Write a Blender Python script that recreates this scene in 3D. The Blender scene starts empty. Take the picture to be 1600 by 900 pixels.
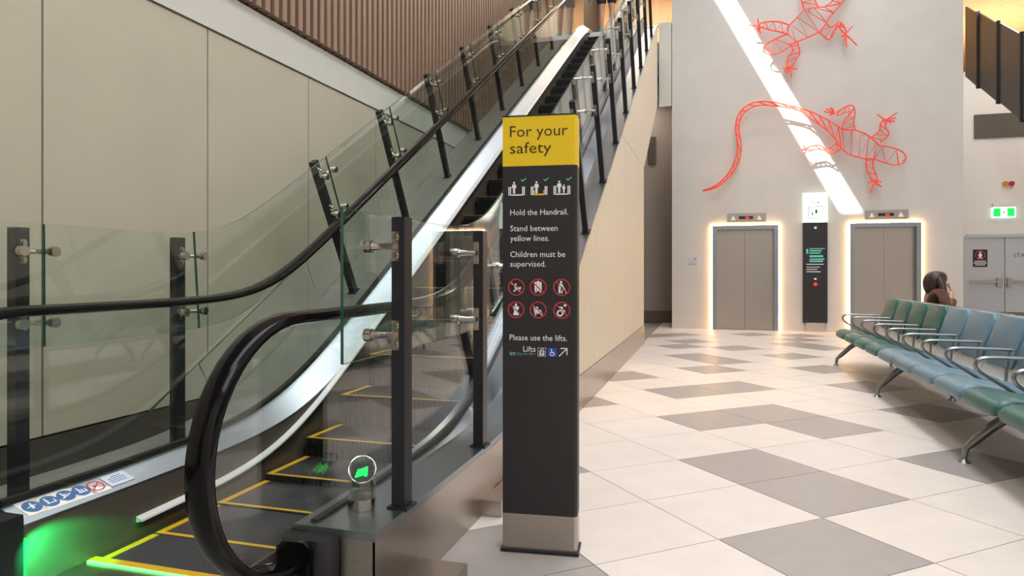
import bpy, math, random
from mathutils import Vector, Matrix
random.seed(7)
SC = bpy.context.scene
COL = SC.collection
# ------------------------------------------------------------------ camera, world, light
FPX, HOR, EYE, YAW = 1048.0, 425.0, 1.2, math.radians(16.6)
cd = bpy.data.cameras.new('camera'); cam = bpy.data.objects.new('camera', cd); COL.objects.link(cam)
cam.location = (0, 0, EYE); cam.rotation_euler = (math.pi/2, 0, YAW)
cd.sensor_width = 36; cd.lens = FPX/1600*36; cd.shift_y = -(450-HOR)/1600; cd.clip_end = 200
SC.camera = cam
vs = SC.view_settings
vs.view_transform = 'Standard'; vs.look = 'None'; vs.gamma = 1; vs.use_curve_mapping = False; vs.exposure = 0.0
W = bpy.data.worlds.new('sky'); SC.world = W; W.use_nodes = True
W.node_tree.nodes['Background'].inputs[0].default_value = (0.75, 0.86, 1.0, 1)
W.node_tree.nodes['Background'].inputs[1].default_value = 1.0

WALL_Y = 14.7            # face of the lift wall
ROOF_Z = 10.5
SUN_DIR = Vector((0.515, 0.64, -1.0)).normalized()
sl = bpy.data.lights.new('sun', 'SUN'); sun = bpy.data.objects.new('sun', sl); COL.objects.link(sun)
sl.energy = 30; sl.angle = math.radians(0.5); sl.color = (1, 0.96, 0.9)
sun.rotation_euler = SUN_DIR.to_track_quat('-Z', 'Y').to_euler(); sun.location = (-8, -10, 30)

def area(name, loc, size, energy, color, rot=(0, 0, 0)):
    l = bpy.data.lights.new(name, 'AREA'); l.shape = 'RECTANGLE'; l.size, l.size_y = size
    l.energy = energy; l.color = color
    o = bpy.data.objects.new(name, l); COL.objects.link(o); o.location = loc; o.rotation_euler = rot
    return o
area('fill_light_hall', (2.2, 6.0, 10.35), (2.2, 15), 1000, (0.95, 0.97, 1.0))  # added soft overhead light standing in for unseen skylights above the hall
area('fill_light_atrium', (-1.9, 3.0, 10.35), (1.6, 11), 215, (0.90, 0.97, 1.0))  # unseen fill added above the escalator and left wall
area('fill_light_rear', (3.0, -4.0, 10.35), (9, 5), 520, (0.97, 0.98, 1.0))  # added fill behind the camera, no fitting there
area('fill_light_upper_floor', (-2.0, 17.5, 9.9), (2.4, 4.0), 330, (1.0, 0.84, 0.66))  # extra unseen warm light, brightens the timber behind the escalator head
area('fill_light_lobby', (7.6, 17.3, 8.2), (2.5, 3.0), 190, (1.0, 0.96, 0.92))  # helper light added below the timber soffit for the far bay
area('upward_fill_far_gallery', (7.5, 22.5, 6.7), (3.0, 3.0), 130, (1.0, 0.85, 0.66), (math.pi, 0, 0))  # added to brighten the timber soffit from below; no such lamp is visible
def spot(name, loc, target, energy, color, size, blend=0.8, rad=0.12):
    l = bpy.data.lights.new(name, 'SPOT'); l.energy = energy; l.color = color
    l.spot_size = math.radians(size); l.spot_blend = blend; l.shadow_soft_size = rad
    o = bpy.data.objects.new(name, l); COL.objects.link(o); o.location = loc
    o.rotation_euler = (Vector(target)-Vector(loc)).to_track_quat('-Z', 'Y').to_euler()
    return o
area('fill_light_recess', (-1.9, 15.7, 5.2), (1.2, .6), 20, (1.0, 0.92, 0.84))  # invented light that brightens the dark recess wall
spot('warm_fill_walkway', (0.9, 7.2, 10.2), (-0.9, 7.2, 0), 900, (1.0, 0.66, 0.36), 26)  # warm spot added for the glow on the floor beside the flank
spot('warm_fill_lobby_side', (0.6, 12.4, 10.2), (0.9, 14.5, 0.3), 800, (1.0, 0.68, 0.38), 26)  # spot added to warm the lift wall; its source is unseen

# ------------------------------------------------------------------ pixel helpers (for measured wall art)
FW = Vector((-math.sin(YAW), math.cos(YAW), 0)); RT = Vector((math.cos(YAW), math.sin(YAW), 0)); UP = Vector((0, 0, 1))
def ray(x, y): return FW+RT*((x-800)/FPX)+UP*((HOR-y)/FPX)
def on_y(x, y, Y):
    d = ray(x, y); return Vector((0, 0, EYE))+d*(Y/d.y)
def on_x(x, y, X):
    d = ray(x, y); return Vector((0, 0, EYE))+d*(X/d.x)
def on_z(x, y, Z=0.0):
    d = ray(x, y); return Vector((0, 0, EYE))+d*((Z-EYE)/d.z)
def to_px(p):
    q = Vector(p)-Vector((0, 0, EYE)); t = q.dot(FW)
    return (800+FPX*q.dot(RT)/t, HOR-FPX*q.z/t, t)

# ------------------------------------------------------------------ materials
def lin(c):
    return tuple(((v/255)/12.92 if v/255 <= .04045 else ((v/255+.055)/1.055)**2.4) for v in c)+(1,)
def pmat(name, rgb, rough=.5, metal=0., var=.06, scale=6., bump=0., stretch=None, coat=0., rvar=0., spec=.5, rnd=0.):
    m = bpy.data.materials.new(name); m.use_nodes = True; nt = m.node_tree; b = nt.nodes['Principled BSDF']
    b.inputs['Roughness'].default_value = rough; b.inputs['Metallic'].default_value = metal
    b.inputs['Coat Weight'].default_value = coat; b.inputs['Specular IOR Level'].default_value = spec
    tc = nt.nodes.new('ShaderNodeTexCoord'); mp = nt.nodes.new('ShaderNodeMapping')
    geo = nt.nodes.new('ShaderNodeNewGeometry')
    nt.links.new(geo.outputs['Position'], mp.inputs[0])
    if stretch: mp.inputs['Scale'].default_value = stretch
    n = nt.nodes.new('ShaderNodeTexNoise'); n.inputs['Scale'].default_value = scale; n.inputs['Detail'].default_value = 4
    nt.links.new(mp.outputs[0], n.inputs['Vector'])
    mx = nt.nodes.new('ShaderNodeMix'); mx.data_type = 'RGBA'
    c = lin(rgb)
    mx.inputs[6].default_value = tuple(max(0, v*(1-var*2)) for v in c[:3])+(1,)
    mx.inputs[7].default_value = tuple(min(1, v*(1+var*2)) for v in c[:3])+(1,)
    nt.links.new(n.outputs['Fac'], mx.inputs[0])
    out = mx.outputs[2]
    if rnd:
        oi = nt.nodes.new('ShaderNodeObjectInfo'); hs = nt.nodes.new('ShaderNodeHueSaturation')
        mr = nt.nodes.new('ShaderNodeMapRange'); mr.inputs[3].default_value = 1-rnd; mr.inputs[4].default_value = 1+rnd
        nt.links.new(oi.outputs['Random'], mr.inputs[0]); nt.links.new(mr.outputs[0], hs.inputs['Value'])
        nt.links.new(out, hs.inputs['Color']); out = hs.outputs[0]
    nt.links.new(out, b.inputs['Base Color'])
    if rvar:
        mr = nt.nodes.new('ShaderNodeMapRange'); mr.inputs[3].default_value = max(.02, rough-rvar); mr.inputs[4].default_value = rough+rvar
        nt.links.new(n.outputs['Fac'], mr.inputs[0]); nt.links.new(mr.outputs[0], b.inputs['Roughness'])
    if bump:
        bp = nt.nodes.new('ShaderNodeBump'); bp.inputs['Strength'].default_value = bump; bp.inputs['Distance'].default_value = .004
        nt.links.new(n.outputs['Fac'], bp.inputs['Height']); nt.links.new(bp.outputs[0], b.inputs['Normal'])
    return m
def emat(name, rgb, strength):
    m = bpy.data.materials.new(name); m.use_nodes = True; b = m.node_tree.nodes['Principled BSDF']
    b.inputs['Base Color'].default_value = lin(rgb); b.inputs['Emission Color'].default_value = lin(rgb)
    b.inputs['Emission Strength'].default_value = strength
    n = m.node_tree.nodes.new('ShaderNodeTexNoise'); n.inputs['Scale'].default_value = 30
    mr = m.node_tree.nodes.new('ShaderNodeMapRange'); mr.inputs[3].default_value = strength*.95; mr.inputs[4].default_value = strength*1.05
    m.node_tree.links.new(n.outputs[0], mr.inputs[0]); m.node_tree.links.new(mr.outputs[0], b.inputs['Emission Strength'])
    return m
def glassmat(name, tint, refl=1.0):
    m = bpy.data.materials.new(name); m.use_nodes = True; nt = m.node_tree
    nt.nodes.remove(nt.nodes['Principled BSDF']); out = nt.nodes['Material Output']
    tr = nt.nodes.new('ShaderNodeBsdfTransparent'); tr.inputs[0].default_value = lin(tint)
    gl = nt.nodes.new('ShaderNodeBsdfGlossy'); gl.inputs['Roughness'].default_value = 0.0
    gl.inputs[0].default_value = (refl, refl, refl, 1)
    lw = nt.nodes.new('ShaderNodeLayerWeight'); pw = nt.nodes.new('ShaderNodeMath'); pw.operation = 'POWER'; pw.inputs[1].default_value = 5
    fr = nt.nodes.new('ShaderNodeMath'); fr.operation = 'MULTIPLY_ADD'; fr.inputs[1].default_value = .95; fr.inputs[2].default_value = .045
    nt.links.new(lw.outputs['Facing'], pw.inputs[0]); nt.links.new(pw.outputs[0], fr.inputs[0])
    mx = nt.nodes.new('ShaderNodeMixShader')
    nt.links.new(fr.outputs[0], mx.inputs[0]); nt.links.new(tr.outputs[0], mx.inputs[1]); nt.links.new(gl.outputs[0], mx.inputs[2])
    nt.links.new(mx.outputs[0], out.inputs[0])
    return m
def striped(name, rgb, rough, metal, freq, axis, depth=.5):
    m = pmat(name, rgb, rough, metal, var=.08, scale=9)
    nt = m.node_tree; b = nt.nodes['Principled BSDF']
    geo = nt.nodes.new('ShaderNodeNewGeometry'); sp = nt.nodes.new('ShaderNodeSeparateXYZ')
    nt.links.new(geo.outputs['Position'], sp.inputs[0])
    mu = nt.nodes.new('ShaderNodeMath'); mu.operation = 'MULTIPLY'; mu.inputs[1].default_value = freq
    si = nt.nodes.new('ShaderNodeMath'); si.operation = 'SINE'
    nt.links.new(sp.outputs[axis], mu.inputs[0]); nt.links.new(mu.outputs[0], si.inputs[0])
    bp = nt.nodes.new('ShaderNodeBump'); bp.inputs['Strength'].default_value = depth; bp.inputs['Distance'].default_value = .004
    nt.links.new(si.outputs[0], bp.inputs['Height']); nt.links.new(bp.outputs[0], b.inputs['Normal'])
    return m
M = dict(
 tile_l=pmat('pale_stone_tile', (218, 207, 198), .42, var=.05, scale=5, rvar=.06, rnd=.03),
 tile_d=pmat('grey_stone_tile', (160, 152, 147), .38, var=.07, scale=9, rvar=.05, rnd=.04),
 grout=pmat('grout', (150, 140, 132), .8),
 panel=pmat('beige_wall_panel', (182, 174, 155), .6, var=.035, scale=2.5),
 infill=pmat('grey_green_infill', (176, 174, 158), .3, var=.03, scale=2),
 bulk=pmat('pale_bulkhead', (200, 198, 188), .6, var=.02),
 joint=pmat('dark_joint', (52, 46, 40), .8),
 slat=pmat('brown_timber_slat', (142, 114, 95), .5, var=.1, scale=3, stretch=(6, 6, .6)),
 slatback=pmat('dark_slat_backing', (44, 34, 28), .8),
 cream=pmat('cream_side_panel', (216, 204, 182), .5, var=.025, scale=3, stretch=(3, 3, .5)),
 conc=pmat('pale_grey_render', (196, 192, 186), .6, var=.04, scale=2.2, bump=.15),
 white=pmat('white_paint', (222, 218, 212), .55, var=.015),
 greyw=pmat('grey_taupe_paint', (168, 156, 146), .6, var=.03),
 taupe=pmat('taupe_skirting', (110, 98, 84), .5),
 timber=pmat('orange_timber', (228, 186, 138), .45, var=.12, scale=2.5, stretch=(4, 4, .4)),
 darkbase=pmat('dark_skirting', (70, 65, 60), .35),
 steel=pmat('brushed_steel', (176, 168, 160), .30, 1., var=.05, scale=18, stretch=(1, 1, 12), rvar=.06),
 steelw=pmat('satin_steel_deck', (152, 158, 164), .34, 1., var=.04, scale=10, stretch=(8, 1, 1), rvar=.05),
 steeld=pmat('blue_grey_steel_deck', (164, 162, 154), .42, .4, var=.06, scale=8, rvar=.06),
 skirt=pmat('dark_skirt_metal', (104, 96, 86), .48, .6, var=.06, scale=14, stretch=(1, 1, 10)),
 brushbar=pmat('bright_aluminium_bar', (214, 214, 210), .35, .35, var=.03),
 chrome=pmat('polished_metal', (196, 188, 178), .15, 1., var=.03),
 seatmetal=pmat('cast_aluminium', (150, 150, 152), .34, 1., var=.03),
 rubber=pmat('black_handrail_rubber', (9, 8, 9), .12, 0, var=.1, spec=.28),
 black=pmat('black_plastic', (26, 26, 30), .4, var=.06),
 post=pmat('black_powder_coat', (30, 31, 36), .35, var=.05),
 step=striped('step_tread', (58, 58, 62), .42, .6, 700, 0, .6),
 stepd=pmat('step_side', (11, 11, 12), .6, 0., spec=.3),
 yellow=pmat('yellow_line', (206, 160, 20), .5, var=.08),
 syel=pmat('sign_yellow', (232, 196, 8), .45, var=.01),
 sblk=pmat('sign_black', (30, 28, 30), .5, var=.02),
 swht=pmat('sign_white', (236, 236, 236), .5, var=.01),
 sred=pmat('sign_red', (196, 48, 54), .5, var=.01),
 sblue=pmat('sign_blue', (28, 76, 176), .5, var=.01),
 steal=pmat('sign_teal', (110, 200, 190), .5, var=.01),
 sbrown=pmat('sign_dark_brown', (60, 40, 20), .5, var=.01),
 stkb=pmat('sticker_blue', (24, 84, 138), .4, var=.02),
 stkw=pmat('sticker_white', (228, 222, 214), .4, var=.02),
 stkg=pmat('sticker_grey', (184, 188, 200), .35, var=.02),
 red=pmat('coral_painted_wire', (255, 84, 66), .45, var=.03),
 green=pmat('dark_green_vinyl', (40, 96, 92), .36, var=.07, scale=10),
 blue=pmat('dusty_blue_vinyl', (100, 132, 148), .38, var=.06, scale=10),
 shell=pmat('grey_seat_shell', (176, 180, 182), .35, .4, var=.03),
 door=pmat('grey_door', (184, 186, 190), .5, var=.02),
 dpanel=pmat('brown_grey_panel', (92, 82, 74), .3, .2, var=.08),
 vent=pmat('dark_grille', (84, 78, 70), .6),
 skin=pmat('skin', (196, 148, 124), .5, var=.03),
 hair=pmat('brown_hair', (52, 34, 28), .45, var=.25, scale=40, stretch=(1, 1, .15)),
 jacket=pmat('brown_leather', (92, 58, 44), .4, var=.15, scale=14, bump=.3),
 denim=pmat('dark_cloth', (40, 42, 58), .8, var=.1),
 shirt=pmat('grey_shirt', (110, 112, 120), .8, var=.05),
 shoe=pmat('teal_shoe', (90, 170, 180), .6, var=.1),
 pack=pmat('navy_fabric', (26, 30, 42), .8),
 led=emat('warm_led', (255, 196, 128), 38),
 gled=emat('green_led', (0, 235, 70), 2.2),
 cled=emat('pale_green_led', (120, 255, 130), 1.6),
 litw=emat('lit_white_panel', (226, 255, 236), 1.1),
 exitg=emat('exit_green', (0, 205, 80), 1.0),
 exitw=emat('exit_white', (225, 255, 240), 1.3),
 ledr=emat('red_digit', (230, 40, 30), 1.2),
 lamp=emat('lamp_disc', (255, 226, 180), 8),
 amber=pmat('amber_lens', (216, 128, 36), .3), redl=pmat('red_lens', (176, 36, 48), .3),
 glass=glassmat('green_tinted_glass', (247, 251, 248)),
 glass2=glassmat('clear_balustrade_glass', (249, 252, 250)),
 gedge=pmat('glass_edge', (34, 84, 70), .1, var=.1, coat=.5),
 acry=glassmat('clear_acrylic', (242, 246, 244)),
 gasket=pmat('black_gasket', (36, 34, 32), .5),
)

# ------------------------------------------------------------------ mesh helpers
class MB:
    def __init__(s): s.v = []; s.f = []; s.m = []
    def add(s, vs_, fs, mi=0):
        o = len(s.v); s.v += [tuple(v) for v in vs_]; s.f += [tuple(i+o for i in f) for f in fs]; s.m += [mi]*len(fs); return s
    def box(s, x0, x1, y0, y1, z0, z1, mi=0):
        return s.add([(x0,y0,z0),(x1,y0,z0),(x1,y1,z0),(x0,y1,z0),(x0,y0,z1),(x1,y0,z1),(x1,y1,z1),(x0,y1,z1)],
                     [(0,3,2,1),(4,5,6,7),(0,1,5,4),(1,2,6,5),(2,3,7,6),(3,0,4,7)], mi)
    def loft(s, secs, mi=0, cap=True, close=True, edge_mi=None):
        n = len(secs[0]); vs_ = [p for q in secs for p in q]; fs = []; ms = []
        for k in range(len(secs)-1):
            for i in range(n if close else n-1):
                j = (i+1) % n
                fs.append((k*n+i, k*n+j, (k+1)*n+j, (k+1)*n+i)); ms.append(mi if edge_mi is None or i % 2 == 1 else edge_mi)
        if cap:
            fs.append(tuple(range(n-1, -1, -1))); fs.append(tuple((len(secs)-1)*n+i for i in range(n)))
            ms += [mi if edge_mi is None else edge_mi]*2
        o = len(s.v); s.v += [tuple(v) for v in vs_]; s.f += [tuple(i+o for i in f) for f in fs]; s.m += ms
        return s
    def cyl(s, a, b, r, n=12, r2=None, mi=0):
        a = Vector(a); b = Vector(b); d = (b-a).normalized(); r2 = r if r2 is None else r2
        u = d.orthogonal().normalized(); w = d.cross(u)
        return s.loft([[c+(u*math.cos(2*math.pi*i/n)+w*math.sin(2*math.pi*i/n))*q for i in range(n)] for c, q in ((a, r), (b, r2))], mi)
    def tube(s, pts, r, n=6, mi=0, up=None, ry=None):
        pts = [Vector(p) for p in pts]; secs = []; u = None
        for k, p in enumerate(pts):
            d = (pts[min(k+1, len(pts)-1)]-pts[max(k-1, 0)]).normalized()
            if up is not None: u = (Vector(up)-d*d.dot(Vector(up))).normalized()
            elif u is None: u = d.orthogonal().normalized()
            else: u = (u-d*d.dot(u)).normalized()
            w = d.cross(u); rk = r[k] if isinstance(r, (list, tuple)) else r
            secs.append([p+u*math.cos(2*math.pi*i/n)*rk+w*math.sin(2*math.pi*i/n)*(ry or rk) for i in range(n)])
        return s.loft(secs, mi)
    def prism(s, poly, fn, a, b, mi=0):
        """poly of 2-D points; fn(u,v,w)->3-D; extruded from w=a to w=b"""
        return s.loft([[fn(u, v, a) for u, v in poly], [fn(u, v, b) for u, v in poly]], mi)
    def sphere(s, c, r, n=10, m=7, sc=(1, 1, 1), mi=0):
        c = Vector(c); vs_ = []; fs = []
        for j in range(m+1):
            t = math.pi*j/m
            for i in range(n):
                p = 2*math.pi*i/n
                vs_.append(c+Vector((r*sc[0]*math.sin(t)*math.cos(p), r*sc[1]*math.sin(t)*math.sin(p), r*sc[2]*math.cos(t))))
        for j in range(m):
            for i in range(n):
                fs.append((j*n+i, (j+1)*n+i, (j+1)*n+(i+1) % n, j*n+(i+1) % n))
        return s.add(vs_, fs, mi)
    def mesh(s, name, mats, smooth=False, off=None):
        me = bpy.data.meshes.new(name); vv = s.v if off is None else [(x-off[0], y-off[1], z-off[2]) for x, y, z in s.v]
        me.from_pydata(vv, [], s.f); me.update()
        for m in (mats if isinstance(mats, (list, tuple)) else [mats]): me.materials.append(M[m] if isinstance(m, str) else m)
        if any(s.m): me.polygons.foreach_set('material_index', s.m)
        import bmesh
        bm = bmesh.new(); bm.from_mesh(me); bmesh.ops.remove_doubles(bm, verts=bm.verts, dist=1e-6)
        bmesh.ops.recalc_face_normals(bm, faces=bm.faces); bm.to_mesh(me); bm.free()
        if smooth:
            me.polygons.foreach_set('use_smooth', [True]*len(me.polygons))
            me.set_sharp_from_angle(angle=math.radians(40))
        return me
LOCAL = {}
def root_of(p):
    while p.parent: p = p.parent
    return p
def obj(name, mb, mats, parent=None, smooth=False, label=None, local=False):
    off = None
    if parent is not None and not local:
        r = root_of(parent); off = tuple(r.location)
    o = bpy.data.objects.new(name, mb.mesh(name, mats, smooth, off) if isinstance(mb, MB) else mb)
    COL.objects.link(o)
    if parent is not None: o.parent = parent
    if label: o['label'] = label
    return o
def tag(o, label, cat=None, group=None, kind=None):
    o['label'] = label
    if cat: o['category'] = cat
    if group: o['group'] = group
    if kind: o['kind'] = kind
    return o
def thing(name, label, cat, loc=(0, 0, 0), rz=0, group=None):
    o = bpy.data.objects.new(name, None); COL.objects.link(o); o.location = loc; o.rotation_euler = (0, 0, rz); o.empty_display_size = .1
    return tag(o, label, cat, group)
def struct(name, mb, mats, label, cat=None, smooth=False):
    o = obj(name, mb, mats, None, smooth); return tag(o, label, cat or name.split('_')[0], None, 'structure')
def text_mb(body, width=None, size=1.0):
    cu = bpy.data.curves.new('txt', 'FONT'); cu.body = body; cu.size = size; cu.resolution_u = 2
    o = bpy.data.objects.new('txt', cu); COL.objects.link(o)
    dg = bpy.context.evaluated_depsgraph_get(); me = bpy.data.meshes.new_from_object(o.evaluated_get(dg))
    vs_ = [tuple(v.co) for v in me.vertices]; fs = [tuple(p.vertices) for p in me.polygons]
    bpy.data.objects.remove(o); bpy.data.curves.remove(cu); bpy.data.meshes.remove(me)
    if vs_:
        x0 = min(v[0] for v in vs_); x1 = max(v[0] for v in vs_); k = width/(x1-x0) if width else 1
        vs_ = [((v[0]-x0)*k, v[1], 0) for v in vs_]
    return vs_, fs

# ------------------------------------------------------------------ escalator curves
S = 0.597
def sp(w): return w if w > 30 else math.log1p(math.exp(w))
def curve(base, y0, c=.26, rise=6.2):
    y1 = y0+rise/S
    return lambda Y: base+S*c*(sp((Y-y0)/c)-sp((Y-y1)/c))
zStep = curve(0.0, 3.50, .22)
zInA = curve(.250, 3.72, .28); zInB = curve(.300, 3.56, .28)
zBrush = curve(.085, 3.42, .24)
zRail = curve(1.055, 3.44, .19)
zOutL = curve(.155, 3.87, .28); zOutR = curve(.320, 4.06, .28)
zGlL0 = curve(.855, 3.67, .16); zGlL1 = curve(1.42, 3.53, .16)   # left barrier glass bottom / top edge
zGlR0 = curve(.880, 3.64, .16); zGlR1 = curve(1.42, 3.465, .16)
def frange(a, b, st):
    n = max(1, int(round((b-a)/st))); return [a+(b-a)*i/n for i in range(n+1)]
def fine(a, b):
    out = []
    y = a
    while y < b-1e-6:
        out.append(y); y += .08 if (2.4 < y < 5.2 or 12.6 < y < 15) else .5
    return out+[b]
TOPY = 14.6

# ------------------------------------------------------------------ setting: floor and tiles
fl = struct('floor', MB().box(-8, 12, -9, 28, -.06, -.012), 'grout', 'stone tiled concourse floor')
TA, TB, TTH, TSU, TSV = .392788*1.2, 3.356086*1.2, 1.15019719, .464346565*1.2, .536871867*1.2
def t2w(u, v):
    xc = TA+u*TSU*math.cos(TTH)+v*TSV*math.sin(TTH); zc = TB-u*TSU*math.sin(TTH)+v*TSV*math.cos(TTH)
    p = FW*zc+RT*xc; return (p.x, p.y)
def w2t(x, y):
    p = Vector((x, y, 0)); xc = p.dot(RT)-TA; zc = p.dot(FW)-TB
    return ((xc*math.cos(TTH)-zc*math.sin(TTH))/TSU, (xc*math.sin(TTH)+zc*math.cos(TTH))/TSV)
GREY = {(0, 1), (1, 1), (2, 0), (1, -2), (2, -2), (1, 3), (-1, -1)}
for (x, y) in [(1109,657),(1181,646),(1229,664),(1285,664),(1069,613.6),(1147.7,605.7),(1111.7,580),(1082.5,560.7),(1134,567),(1060,545),(1094,542),(1145.5,545),
               (1044,532.6),(1089,531),(1217.5,530.4),(1235,541),(1226,559),(1267,557),(1285,578),(1341,606),(1456,645),(1250,522),(1258,541.6),
               (988,590),(940.7,630.5),(1010,525),(1076,522),(1172,521),(1253,533)]:
    p = on_z(x, y); u, v = w2t(p.x, p.y); GREY.add((math.floor(u), math.floor(v)))
def clip(poly, f):
    out = []
    for i, p in enumerate(poly):
        q = poly[(i+1) % len(poly)]; a, b = f(p), f(q)
        if a >= 0: out.append(p)
        if a*b < 0:
            t = a/(a-b); out.append((p[0]+(q[0]-p[0])*t, p[1]+(q[1]-p[1])*t))
    return out
cells = []
gap = .004
for u in range(-60, 60):
    for v in range(-60, 60):
        c = t2w(u+.5, v+.5)
        if not (-1.6 < c[0] < 9.6 and -7.5 < c[1] < 19.6): continue
        poly = [t2w(u+gap, v+gap), t2w(u+1-gap, v+gap), t2w(u+1-gap, v+1-gap), t2w(u+gap, v+1-gap)]
        pc = clip(poly, lambda p: p[0]+1.12)
        if len(pc) < 3: continue
        grey = (u, v) in GREY
        if not grey and (c[1] < 2.0 or c[0] > 3.6 or c[1] > 15): grey = random.random() < .2
        px = to_px((c[0], c[1], 0)); vis = px[2] > .5 and -60 < px[0] < 1680 and 440 < px[1] < 960 and c[1] < 14.9
        cells.append((not vis, px[2], u, v, pc, len(pc) == 4 and pc == poly, grey))
cells.sort()
base_me = {}
stuff = {False: MB(), True: MB()}
def tile_prism(mb, poly, ox=0, oy=0):
    n = len(poly); mb.prism([(p[0]-ox, p[1]-oy) for p in poly], lambda a, b, w: (a, b, w), -.03, 0)
for k, (hid, d, u, v, pc, full, grey) in enumerate(cells):
    mname = 'tile_d' if grey else 'tile_l'
    if not hid and k < 300:
        if full:
            cx, cy = t2w(u+.5, v+.5)
            if grey not in base_me:
                mb = MB(); tile_prism(mb, pc, cx, cy); base_me[grey] = mb.mesh('tile', mname)
            o = bpy.data.objects.new('tile', base_me[grey]); COL.objects.link(o); o.location = (cx, cy, 0); o.parent = fl
        else:
            mb = MB(); tile_prism(mb, pc); obj('tile', mb, mname, fl)
    else: tile_prism(stuff[grey], pc)
for g, mb in stuff.items():
    o = obj('tile_field', mb, 'tile_d' if g else 'tile_l', fl); o['kind'] = 'stuff'

# ------------------------------------------------------------------ setting: roof with slot, outer walls
pt = on_y(1130, 0, WALL_Y); pb = on_y(1333, 342, WALL_Y)
kx = (pb.x-pt.x)/(pb.z-pt.z)
SUN_DIR = Vector((-kx, .64, -1.0)).normalized()
sun.rotation_euler = SUN_DIR.to_track_quat('-Z', 'Y').to_euler()
SLX = pt.x+kx*(ROOF_Z-pt.z); SLY = WALL_Y-.64*(ROOF_Z-pb.z)
mb = MB().box(-8, SLX-.235, -9, 28, ROOF_Z, ROOF_Z+.15).box(SLX+.235, 12, -9, 28, ROOF_Z, ROOF_Z+.15)
mb.box(SLX-.235, SLX+.235, -9, SLY, ROOF_Z, ROOF_Z+.15).box(SLX-.235, SLX+.235, WALL_Y-.2, 28, ROOF_Z, ROOF_Z+.15)
struct('ceiling', mb, 'white', 'white concourse ceiling with a narrow rooflight slot')
struct('wall_right', MB().box(9.8, 10, -9, 28, 0, ROOF_Z), 'white', 'plain white wall right of the seating, out of frame')
struct('wall_rear', MB().box(-8, 12, -8.2, -8, 0, ROOF_Z), 'white', 'plain white wall behind the viewer, out of frame')
# lift wall with two openings
LIFT = [(on_y(1113, 514, WALL_Y).x, on_y(1216, 514, WALL_Y).x), (on_y(1327, 514, WALL_Y).x, on_y(1438.5, 514, WALL_Y).x)]
LX0 = on_y(1050, 513, WALL_Y).x; LX1 = on_y(1505, 400, WALL_Y).x
LTOP = 2.14
mb = MB(); xs = [LX0, LIFT[0][0]+.03, LIFT[0][1]-.03, LIFT[1][0]+.03, LIFT[1][1]-.03, LX1]
for i in (0, 2, 4): mb.box(xs[i], xs[i+1], WALL_Y, WALL_Y+.6, 0, LTOP)
mb.box(LX0, LX1, WALL_Y, WALL_Y+.6, LTOP, ROOF_Z)
for i in (1, 3): mb.box(xs[i], xs[i+1], WALL_Y+.3, WALL_Y+.6, 0, LTOP)
mb.box(LX1-.3, LX1, WALL_Y+.6, 27.8, 0, ROOF_Z).box(LX0, LX0+.3, WALL_Y+.6, 21.2, 0, ROOF_Z)
struct('wall_lift', mb, 'conc', 'pale grey rendered wall holding the two lifts')
struct('wall_far', MB().box(LX1-.3, 12, 19.5, 19.7, 0, 6.25), 'white', 'white far wall with the grey staff doors')
struct('wall_recess', MB().box(-6, LX0+.1, 16.3, 16.5, 0, 5.8), 'greyw', 'taupe wall of the recess left of the lifts')
struct('baseboard_recess', MB().box(-6, LX0, 16.27, 16.3, 0, .28), 'taupe', 'dark taupe skirting in the recess beside the lifts')
struct('wall_upper', MB().box(-8, LX0+.2, 21, 21.2, 6.2, ROOF_Z), 'timber', 'orange timber wall at the head of the escalator')
struct('floor_upper', MB().box(-8, -1.13, 13.9, 21, 5.75, 6.2).box(-1.13, LX0, 14.92, 21, 5.75, 6.2), 'white', 'upper floor landing slab')
struct('trim_1', MB().box(-1.09, LX0-.01, 14.72, 14.9, 4.75, 6.55), 'bulk', 'pale slab edge between escalator flank and lift wall')
struct('floor_far_gallery', MB().box(LX1-.3, 9.8, 19.7, 27.8, 6.0, 6.2), 'white', 'upper gallery floor beyond the far wall')
struct('wall_far_gallery', MB().box(LX1-.3, 12, 27.8, 28, 6.2, ROOF_Z), 'timber', 'timber wall at the back of the far gallery')
struct('ceiling_timber', MB().box(LX1-.3, 9.8, 16.2, 27.8, 8.4, 8.5), 'timber', 'orange timber soffit above the far stair')
g = obj('ceiling_downlight', MB().cyl((8.47, 20.1, 8.4), (8.47, 20.1, 8.37), .12, 16), 'lamp'); tag(g, 'small round downlight in the orange timber soffit', 'light')
p = on_y(1018, 235, 16.29)
tag(obj('grille', MB().box(p.x-.09, p.x+.09, 16.26, 16.3, p.z-.32, p.z+.32), 'vent'), 'narrow dark grille high on the taupe recess wall', 'vent')

# ------------------------------------------------------------------ left wall: panels, bulkhead, slats
XL = -3.33
wl = struct('wall_left', MB().box(XL-.2, XL-.025, -8, 21, 0, ROOF_Z), 'joint', 'tall panelled wall left of the escalator')
def zdiag(Y): return .345+max(0, .577*(Y-3.33))
def zdl(Y): return max(.345, zdiag(Y))
xfn = lambda X0: (lambda y, z, w: (w, y, z))
joints = [-2.16, -.96, .24, 1.44, 2.64, 3.83, 5.035, 6.24, 7.45]
for a, b in zip(joints[:-1], joints[1:]):
    a2, b2 = a+.006, b-.006
    low = [(y, zdl(y)+.004) for y in sorted({a2, b2, *([3.33] if a2 < 3.33 < b2 else [])})]
    obj('panel', MB().prism(low+[(b2, 2.874), (a2, 2.874)], xfn(0), XL-.02, XL), 'panel', wl)
obj('panel', MB().prism([(7.456, zdl(7.456)), (7.70, 2.872), (7.456, 2.874)], xfn(0), XL-.02, XL), 'panel', wl)
yi = [3.34]+[3.75+1.25*i for i in range(8)]
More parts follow.
